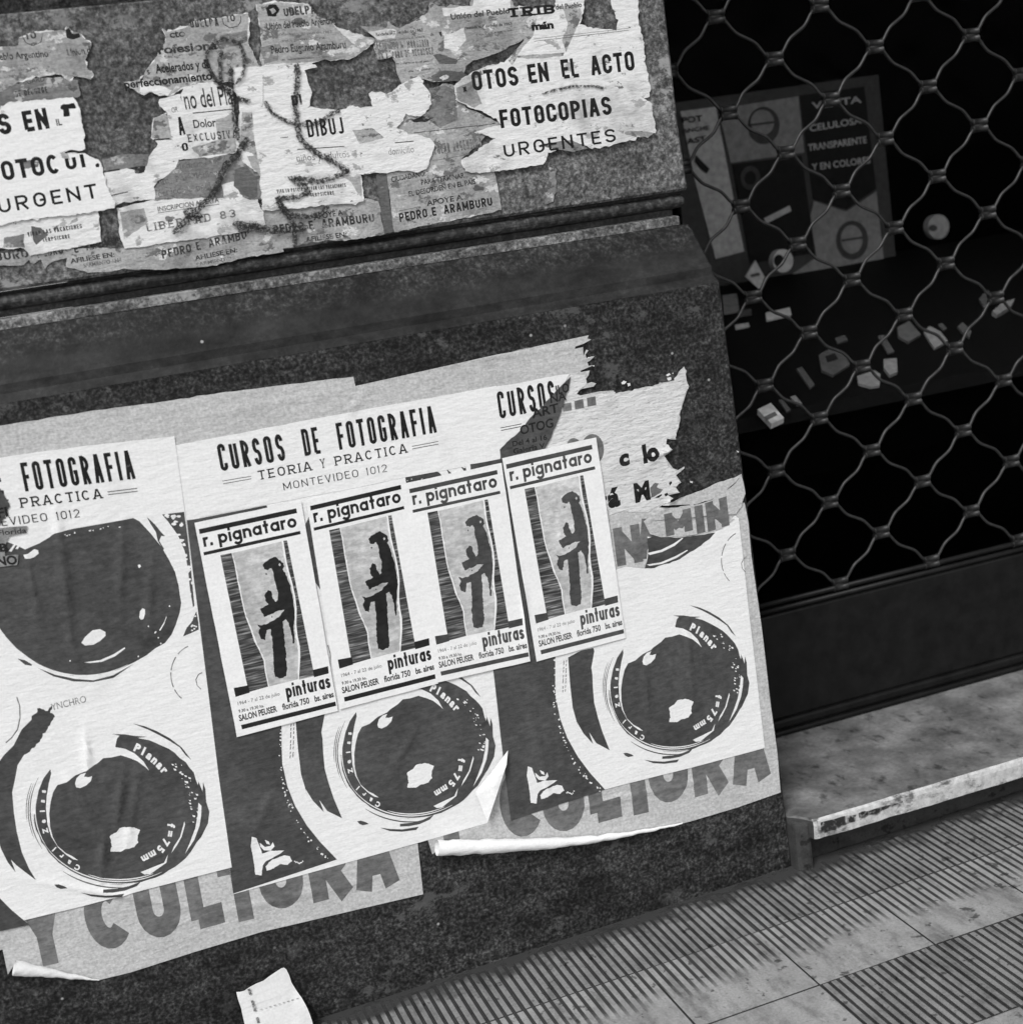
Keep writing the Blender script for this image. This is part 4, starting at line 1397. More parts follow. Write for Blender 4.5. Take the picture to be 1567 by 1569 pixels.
frag('large white sheet reading DIBUJ with a charcoal profile drawn across it', 'B', [(-80, 345), (0, 338), (75, 330), (160, 318), (218, 325), (235, 315), (300, 312), (345, 335), (282, 352), (302, 420), (320, 460), (298, 540), (380, 545), (455, 552), (510, 528), (560, 540), (622, 532), (604, 468), (690, 472), (722, 458), (770, 420), (850, 380), (872, 420), (912, 470), (918, 520), (862, 582), (790, 568), (742, 640), (800, 672), (908, 690), (930, 738), (890, 845), (660, 866), (562, 872), (576, 1006), (400, 1026), (75, 1052), (70, 960), (62, 880), (0, 830), (-30, 800), (-60, 700), (-40, 560)], OLDW,
     [('DI', (222, 530), (272, 522), 52, INKW, BOLD), ('DIBUJ', (302, 688), (482, 668), 88, INKK, dict(font='stroke', w=.26, st=.14, sp=.15)), ('niños y adultos', (245, 808), (510, 786), 34, INKF), ('domicilio', (705, 776), (832, 762), 34, INKF),
      ('VIVA LA PATRIA - VIVAN LAS VACACIONES', (145, 968), (490, 936), 19, INKW, COND), ('TE ESPERA', (270, 985), (330, 980), 15, INKF, B2), ('TERPSICORE', (312, 986), (432, 974), 19, INKW, COND)],
     rules=[((246, 748), (482, 732), 4, INKK), ((735, 714), (830, 706), 4, INKK), ((75, 375), (75, 520), 2, INKF), ((160, 690), (200, 685), 4, INKF)], extra=[(OLDL, [(-30, 560), (20, 560), (30, 700), (66, 880), (20, 840), (-40, 720)]), (OLDL, [(562, 872), (450, 880), (500, 900), (572, 1000)]), (OLDL, [(520, 650), (620, 640), (680, 690), (560, 720)])], fibre=FIBRE)
frag('small pale sheet of blurred lines above the word FOTOCOPIAS at the top', 'C', [(-20, 60), (30, 20), (130, 28), (140, -20), (330, -20), (350, 30), (470, 60), (445, 170), (385, 205), (300, 250), (160, 300), (70, 275), (-10, 232)], OLDL,
     [('Unión del Pueblo', (35, 98), (330, 66), 30, INKW, B2), ('fundada en', (160, 115), (270, 100), 12, INKF, B2), ('reunida el 7 de julio de 1963', (105, 146), (340, 124), 15, INKW, B2), ('la junta', (160, 178), (345, 152), 10, INKF, B2), ('de la promotora', (150, 230), (260, 200), 10, INKF)],
     extra=[(OLDW, [(-10, 40), (140, 30), (150, -20), (330, -20), (335, 45), (240, 60), (0, 80)]), (OLDW, [(0, 180), (100, 140), (110, 200), (60, 260), (0, 240)])])
sheet_acto = frag('large white sheet reading FOTOS EN EL ACTO FOTOCOPIAS URGENTES', 'C', [(335, 45), (560, 32), (555, -30), (705, -30), (690, 75), (678, 122), (745, 142), (862, 152), (872, 100), (842, 40), (832, -30), (955, -30), (972, 100), (992, 200), (1010, 330), (1026, 462), (998, 492), (1040, 520), (1048, 590), (1056, 666), (990, 655), (930, 655), (855, 650), (900, 668), (965, 684), (860, 718), (740, 744), (690, 722), (640, 705), (540, 712), (470, 728), (540, 742), (560, 752), (520, 762), (496, 822), (260, 856), (180, 866), (108, 856), (88, 800), (170, 755), (260, 692), (150, 662), (285, 625), (262, 590), (160, 548), (60, 500), (50, 430), (110, 380), (180, 345), (300, 312), (350, 262), (385, 240), (440, 170), (462, 70)], OLDW,
     [*[(t_, a_, b_, 97, INKK, dict(font='stroke', w=.36, st=.195, sp=.13)) for t_, a_, b_ in (('OTOS', (146, 455), (376, 426)), ('EN', (426, 420), (527, 405)), ('EL', (592, 395), (676, 386)), ('ACTO', (738, 378), (957, 350)))], ('FOTOCOPIAS', (285, 642), (842, 572), 92, INKK, dict(font='stroke', w=.34, st=.19, sp=.13)), ('URGENTES', (303, 788), (862, 708), 66, INKK, WIDE),
      ('TRIB', (325, 86), (556, 66), 46, INKK, dict(font='slab', w=.55, st=.24, sp=.24)), ('mán', (440, 152), (550, 142), 40, INKK, dict(off=.06)), ('del Pueblo', (560, 48), (690, 34), 26, INKW, B2)],
     rules=[((450, 206), (925, 150), 2.2, INKW), ((448, 194), (925, 140), 1.6, INKW)],
     extra=[(OLDL, [(330, 100), (470, 75), (445, 180), (390, 240), (340, 325), (320, 300), (400, 200)]), (OLDL, [(590, 30), (680, 20), (690, 80), (640, 190), (610, 260), (590, 200), (620, 120)]), (OLDL, [(60, 440), (150, 400), (190, 520), (150, 540), (70, 500)]), (OLDG, [(140, 380), (185, 352), (196, 372), (160, 392)]), (INKK, [(93, 436), (110, 432), (116, 458), (97, 462)]),
            (OLDG, [(545, 712), (640, 700), (720, 742), (650, 760), (560, 748), (500, 735)]), (OLDL, [(860, 652), (990, 658), (1050, 664), (1020, 690), (960, 686)]), (OLDL, [(340, 280), (600, 262), (596, 280), (420, 296)])], fibre=FIBRE)
frag('white sheet reading S EN, OTOCO and URGENT at the left edge', 'A', [(-60, 560), (0, 552), (20, 530), (30, 520), (180, 500), (365, 486), (392, 530), (414, 640), (426, 745), (312, 760), (330, 770), (408, 766), (455, 785), (498, 806), (520, 880), (532, 930), (560, 985), (572, 1042), (360, 1076), (200, 1092), (110, 1100), (-60, 1140)], PAPER,
     [('S', (0, 676), (64, 668), 104, INKK, dict(font='stroke', w=.36, st=.21, sp=.13)), ('EN', (128, 662), (250, 642), 104, INKK, dict(font='stroke', w=.36, st=.21, sp=.16)), ('OTOC', (18, 905), (305, 866), 96, INKK, dict(font='stroke', w=.42, st=.20, sp=.15)), ('UI', (335, 852), (430, 836), 66, INKK, dict(font='stroke', w=.5, st=.26, sp=.3)),
      ('URGENT', (-2, 1068), (494, 990), 72, INKK, dict(font='stroke', w=.60, st=.16, sp=.32)), ('IL', (285, 630), (312, 626), 34, INKW, B2)],
     extra=[(INKK, [(305, 528), (370, 515), (382, 540), (345, 545), (350, 580), (318, 584), (316, 550), (304, 545)]), (OLDG, [(95, 812), (150, 800), (195, 808), (190, 836), (110, 846)]), (OLDL, [(300, 765), (340, 770), (350, 800), (310, 790)]), (INKK, [(478, 822), (492, 815), (496, 836), (482, 838)])], fibre=FIBRE)
# bare stone hole shows the two layers' flap standing up over the dark slab
# ------------------------------------------------------------------ charcoal profile drawn over the old posters
scrib = empty('charcoal_scribble', (.35, SP, 1.25))
tag(scrib, 'charcoal face profile scribbled over the old torn posters', 'graffiti')


def scrawl(view, pts, w, sd_):
    s = Sheet(SP, _ub[0] + .0012 + sd_ * .00003)
    q = px(view, pts)
    d = []
    for i in range(len(q) - 1):
        for k in range(5):
            f = k / 5
            d.append((q[i][0] + (q[i + 1][0] - q[i][0]) * f, q[i][1] + (q[i + 1][1] - q[i][1]) * f))
    d.append(q[-1])
    rnd = random.Random(sd_)
    d = [(x + rnd.uniform(-.6, .6), y + rnd.uniform(-.6, .6)) for x, y in d]
    for m_, k_ in ((SMEAR, 1.8), (CHARC, 1.1)):
        ws = [w * k_ * rnd.uniform(.75, 1.25) for _ in d]
        ws[0] *= .5; ws[-1] *= .4
        l = s.nextlift()
        for quad in ribbon(d, ws):
            s._faces([s.P(p) for p in quad], [(0, 1, 2, 3)], m_, l)
    s.build('charcoal_stroke', parent=scrib)


scrawl('B', [(240, 318), (248, 370), (246, 420), (238, 480), (230, 530), (242, 590), (248, 640), (258, 690), (300, 735), (350, 770), (410, 800), (460, 830), (505, 856)], 7.5, 1)
scrawl('B', [(505, 852), (450, 880), (400, 898), (350, 910), (280, 895), (210, 890), (250, 915), (285, 940), (298, 962), (250, 985), (190, 992), (140, 990)], 7, 2)
scrawl('B', [(140, 985), (165, 1040), (195, 1075), (220, 1110), (232, 1180), (235, 1240)], 6, 3)
scrawl('B', [(85, 505), (105, 550), (140, 580), (190, 605), (250, 625), (300, 628), (360, 610), (410, 575), (460, 548)], 5, 4)
scrawl('B', [(150, 1000), (180, 1050), (230, 1082), (300, 1085), (370, 1070), (402, 1032)], 7, 5)
scrawl('B', [(-80, 1120), (20, 1130), (120, 1155), (220, 1150), (300, 1135)], 9, 6)
scrawl('A', [(1030, 290), (1045, 340), (1090, 410), (1130, 440), (1165, 480), (1210, 500), (1255, 505)], 6, 7)
scrawl('A', [(1160, 330), (1155, 400), (1165, 470), (1172, 560), (1185, 650), (1195, 700)], 7, 8)
scrawl('A', [(1245, 690), (1215, 720), (1190, 770), (1130, 830), (1105, 880), (1090, 930), (1060, 980), (1000, 1040), (940, 1090), (900, 1140), (865, 1168)], 8, 9)
scrawl('A', [(1112, 250), (1100, 300), (1104, 400), (1112, 440)], 5, 21)
scrawl('A', [(1035, 330), (1030, 270), (1070, 215), (1130, 190), (1200, 215), (1228, 290), (1215, 380), (1180, 420)], 4.5, 22)
scrawl('A', [(920, 1070), (960, 1050), (990, 1080), (950, 1100)], 9, 10)
scrawl('A', [(1190, 1150), (1240, 1138), (1308, 1130)], 10, 11)
scrawl('C', [(490, 470), (560, 448), (640, 432), (720, 430), (810, 440)], 3.2, 12)

# ------------------------------------------------------------------ leaflet leaning at the foot of the wall
lo_, ln_ = (0.33, -.105, GZ(.33)), Vector((0, -.17, .10)).normalized()
def litter_pt(p, y_off=0.0):
    v = onplane(p, (0, -.012, .17), Vector((.22, -1, .52)).normalized())
    return v
bm = bmesh.new()
out = px('S', [(218, 548), (265, 545), (305, 532), (350, 500), (420, 462), (500, 430), (560, 385), (640, 332), (690, 300), (722, 292), (745, 310), (775, 372), (800, 450), (850, 530), (905, 615), (960, 720), (985, 780), (1010, 860), (1030, 960), (1060, 1120)]) + px('S', [(390, 1300), (340, 1080), (300, 870), (270, 720), (235, 620)])
P3 = [litter_pt(p) for p in out]
n_ = Vector((.22, -1, .52)).normalized()
tri = tessellate_polygon([P3])
V = [bm.verts.new(p) for p in P3]
for t in tri: bm.faces.new([V[i] for i in t])
for ax, a, b_ in ((Vector((1, 0, 0)), 0.2, .6), (Vector((0, 0, 1)), -.1, .3)):
    c = a
    while c < b_:
        bmesh.ops.bisect_plane(bm, geom=bm.verts[:] + bm.edges[:] + bm.faces[:], plane_co=ax * c, plane_no=ax, dist=1e-6); c += .006
x0_, z0_ = wall(px('S', [(360, 500)])[0]); 
for v in bm.verts:
    h_ = .004 * mnoise.noise((v.co.x * 16, v.co.z * 14, 2)) + .0018 * mnoise.noise((v.co.x * 50, v.co.z * 40, 5))
    v.co += n_ * h_
bm.normal_update()
for f in bm.faces:
    if f.normal.y > 0: f.normal_flip()
leaf = link_bm('leaflet', bm, mat_paper('leaflet_paper', .66, .08, .55, .8, .4), smooth=True)
tag(leaf, 'torn white leaflet leaning against the foot of the wall', 'leaflet')
bm = bmesh.new()
def mark(pts):
    bm.faces.new([bm.verts.new(litter_pt(p) + n_ * (.0015 + .004 * mnoise.noise((litter_pt(p).x * 16, litter_pt(p).z * 14, 2)) + .0018 * mnoise.noise((litter_pt(p).x * 50, litter_pt(p).z * 40, 5)))) for p in px('S', pts)])
for (a, b_) in ((520, 545), (552, 580), (640, 665), (670, 690), (696, 722), (728, 752), (818, 850), (856, 876)):
    xo = 330 + (a - 520) * .29; xo2 = 330 + (b_ - 520) * .29
    mark([(xo, a), (xo + 26, a - 8), (xo2 + 26, b_ - 8), (xo2, b_)])
bm.normal_update()
link_bm('printed_line', bm, INKF, leaf, origin=leaf.location.copy()).location = (0, 0, 0)
bm = bmesh.new()
for k in range(9):
    a = (460 + k * 48, 728 - k * 14)
    mark([(a[0], a[1]), (a[0] + 24, a[1] - 6), (a[0] + 25, a[1] + 2), (a[0] + 1, a[1] + 8)])
bm.normal_update()
link_bm('perforation', bm, OLDL, leaf, origin=leaf.location.copy()).location = (0, 0, 0)
# ------------------------------------------------------------------ lower posters
LF = [(191.4, 1285.4), (127, 1195.7), (254, 1181), (220, 1315), (121, 1330), (320, 1243.5), (94, 1358)]
MF = [(644.5, 1188.5), (586.5, 1103), (697, 1087), (670, 1217.6), (581, 1234), (758.7, 1137.8), (557.4, 1260)]
RF = [(1043, 1088), (994, 1007), (1092.5, 991.4), (1065, 1115.7), (988, 1131.5), (1145.8, 1044.7), (962, 1157)]
# headings: corresponding letters (left copy, middle copy) and (middle copy, right copy)
LM = [((207.3, 730.6), (668.9, 661.7)), ((42, 753.6), (520.8, 688)), ((155.7, 762), (623.7, 692.6)), ((120.5, 791.3), (593, 722.2))]
MR = [((338.8, 721.5), (765.5, 641.1)), ((384.2, 713.6), (810.8, 631.6))]
PAIRS = {(0, 1): list(zip(LF, MF)) + LM, (1, 2): list(zip(MF, RF)) + MR, (0, 2): list(zip(LF, RF)) + [((353.5, 1329), (1170.5, 1146.5)), ((283, 784), (1127, 690))][:1]}


def fit(a, b):
    pr = PAIRS.get((a, b)) or [(q, p_) for p_, q in PAIRS.get((b, a), [])]
    if not pr: return np.array([[1, 0], [0, 1], [0, 0]], float)
    A = np.array([list(wall(p_)) + [1] for p_, q in pr])
    B = np.array([wall(q) for p_, q in pr])
    S, *_ = np.linalg.lstsq(A, B, rcond=None)
    return S


AFF = {(a, b): fit(a, b) for a in range(3) for b in range(3)}
M3 = lambda S: np.c_[S, [0, 0, 1]]
AFF[(0, 2)] = (M3(AFF[(0, 1)]) @ M3(AFF[(1, 2)]))[:, :2]
AFF[(2, 0)] = np.linalg.inv(M3(AFF[(0, 2)]))[:, :2]

# a view letter tells which of the three copies it was read from
SRC = {'D': 0, 'J': 0, 'K': 0, 'E': 1, 'L': 1, 'M': 2, 'F': 2}


def cam_mapper(dst, base):
    def mp(p):
        src, q = p
        w_ = wall(q)
        r = np.array([w_[0], w_[1], 1.0]) @ AFF[(src, dst)]
        k = (DIST - base) / DIST            # the same print on a plane a little nearer
        return (r[0] * k, EYE + (r[1] - EYE) * k)
    return mp


class CamSheet(Sheet):
    """print of the camera poster: points are (source copy, pixel)"""
    def __init__(s, dst, base):
        Sheet.__init__(s, 0.0, base)
        s.dst = dst; s.src = None; s.cm = cam_mapper(dst, base)

    def P(s, p):
        if s.src is None: return wall(p, -s.base)
        return s.cm((s.src, p))

    def vp(s, view, pts, m):
        s.src = SRC[view]; s.poly(px(view, pts), m); s.src = None

    def vs(s, view, pts, t, m, closed=False):
        s.src = SRC[view]; s.strip(px(view, pts), t, m, closed); s.src = None


def wob(pts, a=2.5, step=10, seed=1):
    return torn(pts, a, step, seed)


def ring(cx, cy, rx, ry, a0, a1, w0, w1=None, n=26):
    """tapering crescent in a view"""
    w1 = w0 if w1 is None else w1
    o = []; i_ = []
    for k in range(n + 1):
        f = k / n
        a = math.radians(a0 + (a1 - a0) * f)
        w = (w0 + (w1 - w0) * f) * math.sin(math.pi * min(max(f, .02), .98)) ** .5
        o.append((cx + (rx + w / 2) * math.cos(a), cy + (ry + w / 2) * math.sin(a)))
        i_.append((cx + (rx - w / 2) * math.cos(a), cy + (ry - w / 2) * math.sin(a)))
    return o + i_[::-1]


def camera_print(s, top=True, header=True, full_header=True):
    rnd = random.Random(11)
    if top:
        # upper lens
        disc = [(240, 282), (330, 222), (440, 196), (600, 168), (800, 132), (835, 150), (905, 225), (965, 300), (1010, 375), (1050, 455), (1072, 540), (1078, 590),
                (1087, 640), (1078, 700), (1055, 770), (1030, 830), (990, 882), (930, 915), (880, 955), (800, 1000), (700, 1045), (600, 1072), (520, 1080), (430, 1078),
                (330, 1050), (250, 1020), (180, 975), (100, 915), (40, 850), (-20, 770), (-60, 690), (-85, 600), (-90, 520), (-70, 430), (-30, 340), (30, 270), (110, 300), (150, 320)]
        s.vp('J', disc, INKG)
        s.vp('J', [(225, 1030), (330, 1072), (450, 1097), (560, 1106), (680, 1075), (800, 1008), (812, 1000), (680, 1092), (560, 1116), (440, 1112), (320, 1082)], INKG)
        s.vp('J', [(105, 975), (150, 985), (192, 1010), (190, 1018), (150, 1012)], INKG)
        s.vp('J', ring(500, 505, 572, 572, 128, 62, 8, 5), PAPER)
        s.vp('J', [(505, 998), (600, 985), (680, 950), (748, 907), (752, 914), (690, 962), (610, 995), (540, 1002)], PAPER)
        s.vp('J', [(488, 880), (510, 845), (555, 805), (600, 798), (632, 815), (634, 838), (600, 870), (560, 892), (510, 897)], PAPER)
        s.vp('J', [(835, 728), (840, 690), (855, 672), (870, 680), (870, 705), (860, 738), (845, 742)], PAPER)
        s.vp('J', [(140, 352), (170, 345), (205, 318), (228, 325), (232, 345), (205, 366), (180, 375), (150, 374)], PAPER)
        s.vp('J', [(828, 412), (840, 410), (846, 422), (836, 432), (828, 424)], PAPER)
        s.vp('J', [(955, 805), (985, 755), (998, 720), (1000, 724), (985, 768), (962, 808)], PAPER)
        s.vp('J', [(180, 262), (215, 245), (270, 215), (330, 215), (300, 245), (250, 275), (200, 284)], PAPER)
        s.vp('J', [(92, 315), (150, 240), (165, 225), (172, 230), (140, 270), (105, 320)], PAPER)
        s.vp('J', [(52, 330), (110, 255), (118, 258), (68, 334)], PAPER)
        for k in range(14):
            a = rnd.uniform(0, 1)
            x, y = 380 + a * 330, 232 - a * 55 + rnd.uniform(-8, 8)
            s.vp('J', [(x, y), (x + rnd.uniform(6, 16), y - 4), (x + 10, y + 4)], PAPER)
        for x, y in ((1017, 660), (890, 780), (935, 815), (950, 850), (965, 885), (830, 962), (420, 988), (930, 820)):
            s.vp('J', [(x - 5, y), (x, y - 6), (x + 5, y), (x, y + 6)], PAPER)
        s.vp('J', [(880, 124), (930, 170), (965, 215), (990, 240), (968, 238), (955, 268), (985, 318), (978, 322), (945, 265), (935, 215), (905, 170)], INKG)
        # textured housing at the right of the upper lens
        s.vp('J', [(972, 110), (1104, 94), (1118, 190), (1135, 330), (1166, 655), (1158, 668), (1140, 560), (1128, 440), (1108, 330), (1068, 235), (1010, 155)], INKG)
        for k in range(30):
            x, y = rnd.choice([(1010, 130), (1040, 150), (1060, 120), (1080, 180), (1095, 270), (1075, 140), (1105, 350), (1118, 380), (1130, 430), (1140, 500), (1150, 580), (1090, 210), (1030, 120)])
            x += rnd.uniform(-22, 14); y += rnd.uniform(-18, 22)
            r1, r2 = rnd.uniform(7, 17), rnd.uniform(6, 12)
            s.vp('J', [(x + r1 * math.cos(i * .9) * rnd.uniform(.7, 1.2), y + r2 * math.sin(i * .9) * rnd.uniform(.7, 1.2)) for i in range(7)], PAPER)
        s.vp('J', [(1098, 842), (1120, 790), (1150, 755), (1178, 690), (1190, 760), (1192, 800), (1150, 820)], INKG)
        for k in range(9):
            x, y = rnd.uniform(1140, 1190), rnd.uniform(720, 810)
            s.vp('J', [(x - 7, y), (x, y - 6), (x + 8, y), (x, y + 6)], PAPER)
    # the round knob drawn in a broken line
    for a, b in ((-112, -138), (-145, -172), (-176, -205), (150, 128)):
        pts = [(1190 + 165 * math.cos(math.radians(a + (b - a) * i / 7)), 1070 + 182 * math.sin(math.radians(a + (b - a) * i / 7))) for i in range(8)]
        s.vs('J', wob(pts, 2, 8, 5)[:-1] if False else pts, 1.5, INKF)
    s.vs('J', [(1213, 1058), (1190, 1070), (1175, 1100), (1182, 1135), (1205, 1158)], 1.3, INKF)
    if top:
        s.vs('J', [(100, 1205), (118, 1260), (120, 1330), (105, 1400), (70, 1450), (35, 1480)], 1.6, INKF)
        s.src = 0
        s.text('YNCHRO', px('J', [(312, 1288)])[0], px('J', [(520, 1236)])[0], 10, INKF, 0, 'std')
        s.src = None
    # dark stroke left of the lower lens and its long crescent
    if s.dst == 0:
        s.vp('J', wob([(190, 1320), (240, 1272), (285, 1290), (310, 1255), (300, 1300), (330, 1325), (310, 1350), (255, 1440), (205, 1510), (160, 1545), (110, 1567), (30, 1567), (100, 1520), (160, 1450), (190, 1380)], 6, 14, 4), INKG)
        s.vp('K', [(110, 60), (170, 0), (210, 0), (150, 90), (125, 185), (90, 240), (75, 320), (62, 380), (70, 480), (85, 580), (112, 690), (150, 775), (184, 830), (130, 790), (85, 755), (55, 725), (80, 790), (40, 740), (5, 670), (-30, 560), (-45, 420), (-30, 260), (20, 190), (70, 140)], INKG)
    else:
        s.vp('M', [(430, 145), (480, 118), (528, 108), (532, 120), (520, 185), (524, 210), (526, 260), (531, 320), (545, 375), (562, 430), (592, 506), (540, 478), (512, 436), (528, 482), (490, 440), (462, 392), (470, 418), (448, 340), (438, 250)], INKG)
        for x0 in (418, 408):
            for k in range(9):
                y = 155 + k * 14 + rnd.uniform(-4, 4)
                s.vp('M', [(x0 + 5 - k * .5, y), (x0 + 8 - k * .5, y), (x0 + 6 - k * .5, y + 10), (x0 + 4 - k * .5, y + 10)], INKG)
    # dark field at the left with the fleck-edged outline
    edge = [(392, 140), (390, 200), (387, 250), (388, 320), (396, 380), (408, 425), (428, 480), (455, 535), (490, 585), (530, 630), (570, 662)]
    if s.dst == 0:
        s.vp('K', [(-140, 790), (-60, 830), (0, 925), (60, 985), (150, 1060), (0, 1092), (-90, 1112)], INKG)
    else:
        s.src = 1
        s.poly([(286, 797), (300, 795), (372, 781), (408, 774), (420, 800), (405, 840), (430, 900), (432, 1000), (431, 1060)] +
               [(431, 1110), (431, 1140), (432, 1170), (440, 1205), (452, 1235), (470, 1265), (490, 1290), (516, 1317), (357, 1369), (340, 1240), (318, 1060)], INKG)
        s.src = None
        for k in range(60):
            f = rnd.uniform(0, 1)
            i = min(int(f * 10), 9); t = f * 10 - i
            x = edge[i][0] + (edge[i + 1][0] - edge[i][0]) * t - rnd.uniform(2, 16); y = edge[i][1] + (edge[i + 1][1] - edge[i][1]) * t + rnd.uniform(-4, 8)
            r = rnd.uniform(1.5, 4.5)
            s.vp('M', [(x - r, y), (x, y - r), (x + r, y), (x, y + r)], PAPER)
        # little emblem
        s.vp('M', wob([(274, 568), (290, 574), (300, 602), (310, 632), (340, 622), (388, 622), (372, 634), (348, 648), (322, 662), (312, 676), (308, 712), (286, 710), (280, 660), (270, 600)], 1, 5, 3), PAPER)
        s.vp('M', [(302, 592), (320, 608), (340, 604), (348, 590), (354, 606), (340, 622), (316, 620), (304, 606)], PAPER)
        s.vp('M', [(320, 582), (334, 588), (338, 600), (326, 596)], PAPER)
        s.vp('M', wob([(322, 680), (345, 655), (390, 640), (408, 644), (416, 662), (400, 675), (372, 672), (350, 688), (326, 696)], 1.6, 5, 6), PAPER)
        for k in range(8):
            x, y = 425 + k * 4, 668 + rnd.uniform(-7, 9)
            s.vp('M', [(x - 3, y), (x, y - 3), (x + 3, y), (x, y + 3)], PAPER)
    # lower lens
    V = 'K'
    main = []
    for k in range(72):
        a = 2 * math.pi * k / 72
        rx, ry = 440, 380
        x, y = 612 + rx * math.cos(a), 472 + ry * math.sin(a)
        main.append((x + rnd.uniform(-3, 3), y + rnd.uniform(-3, 3)))
    s.vp(V, main, INKG)
    s.vp(V, [(1040, 330), (1052, 365), (1056, 430), (1072, 480), (1065, 540), (1030, 610), (960, 692), (948, 690), (1010, 560), (1035, 450)], INKG)
    s.vp(V, [(500, 60), (600, 70), (612, 92), (600, 105), (590, 146), (606, 160), (622, 190), (570, 202), (528, 206), (502, 230), (455, 258), (440, 272), (385, 294), (340, 328), (318, 336), (292, 344), (275, 350), (258, 262), (235, 240), (300, 130), (400, 80)], PAPER)
    s.vp(V, [(294, 342), (272, 380), (259, 430), (252, 490), (257, 560), (270, 610), (294, 655), (337, 692), (370, 708), (400, 729), (375, 724), (340, 702), (298, 664), (262, 606), (243, 544), (235, 460), (239, 400), (250, 335), (262, 285), (276, 320)], PAPER)
    s.vp(V, [(258, 262), (222, 310), (198, 370), (184, 440), (178, 490), (150, 490), (150, 380), (190, 280), (235, 238)], PAPER)
    s.vp(V, [(596, 150), (640, 158), (690, 182), (735, 222), (764, 270), (745, 252), (705, 222), (660, 204), (622, 192)], PAPER)
    s.vp(V, [(384, 335), (392, 308), (412, 288), (440, 280), (430, 300), (450, 302), (472, 296), (465, 322), (440, 346), (410, 358), (390, 352)], PAPER)
    s.vp(V, wob([(562, 604), (590, 588), (618, 562), (660, 556), (700, 566), (718, 574), (706, 600), (708, 640), (688, 662), (640, 672), (612, 686), (566, 684), (574, 658), (568, 632)], 2.5, 8, 9), PAPER)
    s.vp(V, [(1016, 434), (1032, 450), (1030, 500), (1022, 552), (995, 625), (948, 696), (972, 640), (1000, 565), (1012, 500)], PAPER)
    s.vp(V, [(944, 530), (948, 545), (930, 610), (905, 655), (878, 692), (890, 660), (922, 610)], PAPER)
    s.vp(V, [(966, 168), (980, 190), (1000, 250), (1016, 330), (1014, 344), (1004, 320), (990, 270), (975, 215)], PAPER)
    s.vp(V, [(720, 790), (840, 742), (860, 700), (852, 742), (800, 778), (770, 800), (740, 802)], PAPER)
    for (a0, a1, rx, ry, w0) in ((150, 60, 436, 366, 6), (140, 80, 452, 378, 5), (195, 150, 432, 374, 5), (190, 140, 446, 386, 4), (112, 66, 426, 356, 6)):
        s.vp(V, ring(612, 472, rx, ry, a0, a1, w0), PAPER)
    for (a0, a1, rx, ry, w0) in ((205, 150, 458, 395, 5), (200, 160, 468, 404, 4), (128, 82, 470, 398, 6), (200, 172, 478, 410, 3)):
        s.vp(V, ring(612, 472, rx, ry, a0, a1, w0), INKG)
    s.vp(V, [(412, 893), (470, 903), (540, 908), (636, 898), (622, 914), (540, 920), (470, 914)], INKG)
    s.vp(V, [(528, 878), (600, 874), (660, 862), (722, 838), (700, 862), (640, 884), (580, 892), (528, 892)], INKG)
    s.vp(V, [(278, 852), (300, 850), (330, 860), (345, 870), (310, 875), (290, 866)], INKG)
    s.vp(V, [(680, 28), (740, 42), (800, 66), (870, 104), (930, 150), (980, 215), (950, 190), (920, 150), (870, 118), (820, 90), (760, 60)], INKG)
    s.vp(V, [(574, 82), (640, 84), (690, 92), (752, 96), (690, 104), (640, 98)], INKG)
    for k in range(34):
        f = rnd.uniform(0, 1)
        a = math.radians(-52 + 62 * f)
        x, y = 612 + 388 * math.cos(a) + rnd.uniform(-26, 22), 472 + 345 * math.sin(a) + rnd.uniform(-16, 12)
        r = rnd.uniform(1.6, 5.5)
        s.vp(V, [(x - r * 1.6, y - r), (x + r, y - r * .5), (x + r * 1.4, y + r), (x - r * .5, y + r)], PAPER)
    s.src = 0
    s.path_text('Planar', px(V, [(680, 163), (735, 190), (790, 236), (842, 292)]), 11.5, PAPER, .06)
    s.path_text('f=75mm', px(V, [(862, 528), (852, 600), (805, 668), (718, 716)]), 11, PAPER, .05)
    s.path_text('Carl Zeiss', px(V, [(424, 768), (345, 722), (284, 662), (248, 592), (231, 520), (227, 440), (236, 352)]), 7.6, PAPER, .05)
    s.src = None
    if s.dst == 1:       # the heading is one white field down to the picture
        s.poly([(306, 792), (444, 766), (540, 748), (621, 731), (770, 704), (770, 640), (300, 730)], PAPER)
    if header:
        s.src = 1
        if full_header:
            for t_, a_, b_ in (('CURSOS', (152, 947), (541, 882)), ('DE', (654, 857), (750, 841)), ('FOTOGRAFIA', (862, 820), (1446, 714))):
                s.text(t_, px('E', [a_])[0], px('E', [b_])[0], 41, INKK, 0, 'stroke', .185, .135, .165)
            for t_, a_, b_ in (('TEORIA', (378, 1000), (697, 942)), ('Y', (752, 930), (778, 925)), ('PRACTICA', (838, 914), (1268, 835))):
                s.text(t_, px('E', [a_])[0], px('E', [b_])[0], 14, INKK, 0, 'slab', .62, .15, .32)
            for t_, a_, b_ in (('MONTEVIDEO', (528, 1062), (976, 980)), ('1012', (1024, 972), (1148, 949))):
                s.text(t_, px('E', [a_])[0], px('E', [b_])[0], 11.5, INKK, 0, 'stroke', .55, .10, .25)
            for a, b in (((158, 1006), (330, 977)), ((164, 1022), (332, 992)), ((1295, 798), (1452, 768)), ((1297, 813), (1454, 784))):
                s.strip(px('E', [a, b]), .9, INKK)
        s.src = None
        if not full_header:
            s.text('CURSOS', px('F', [(268, 506)])[0], px('F', [(541, 449)])[0], 41, INKK, 0, 'stroke', .185, .135, .165)
            for a, b in (((270, 550), (372, 530)), ((273, 562), (368, 543))):
                s.strip(px('F', [a, b]), .9, INKK)


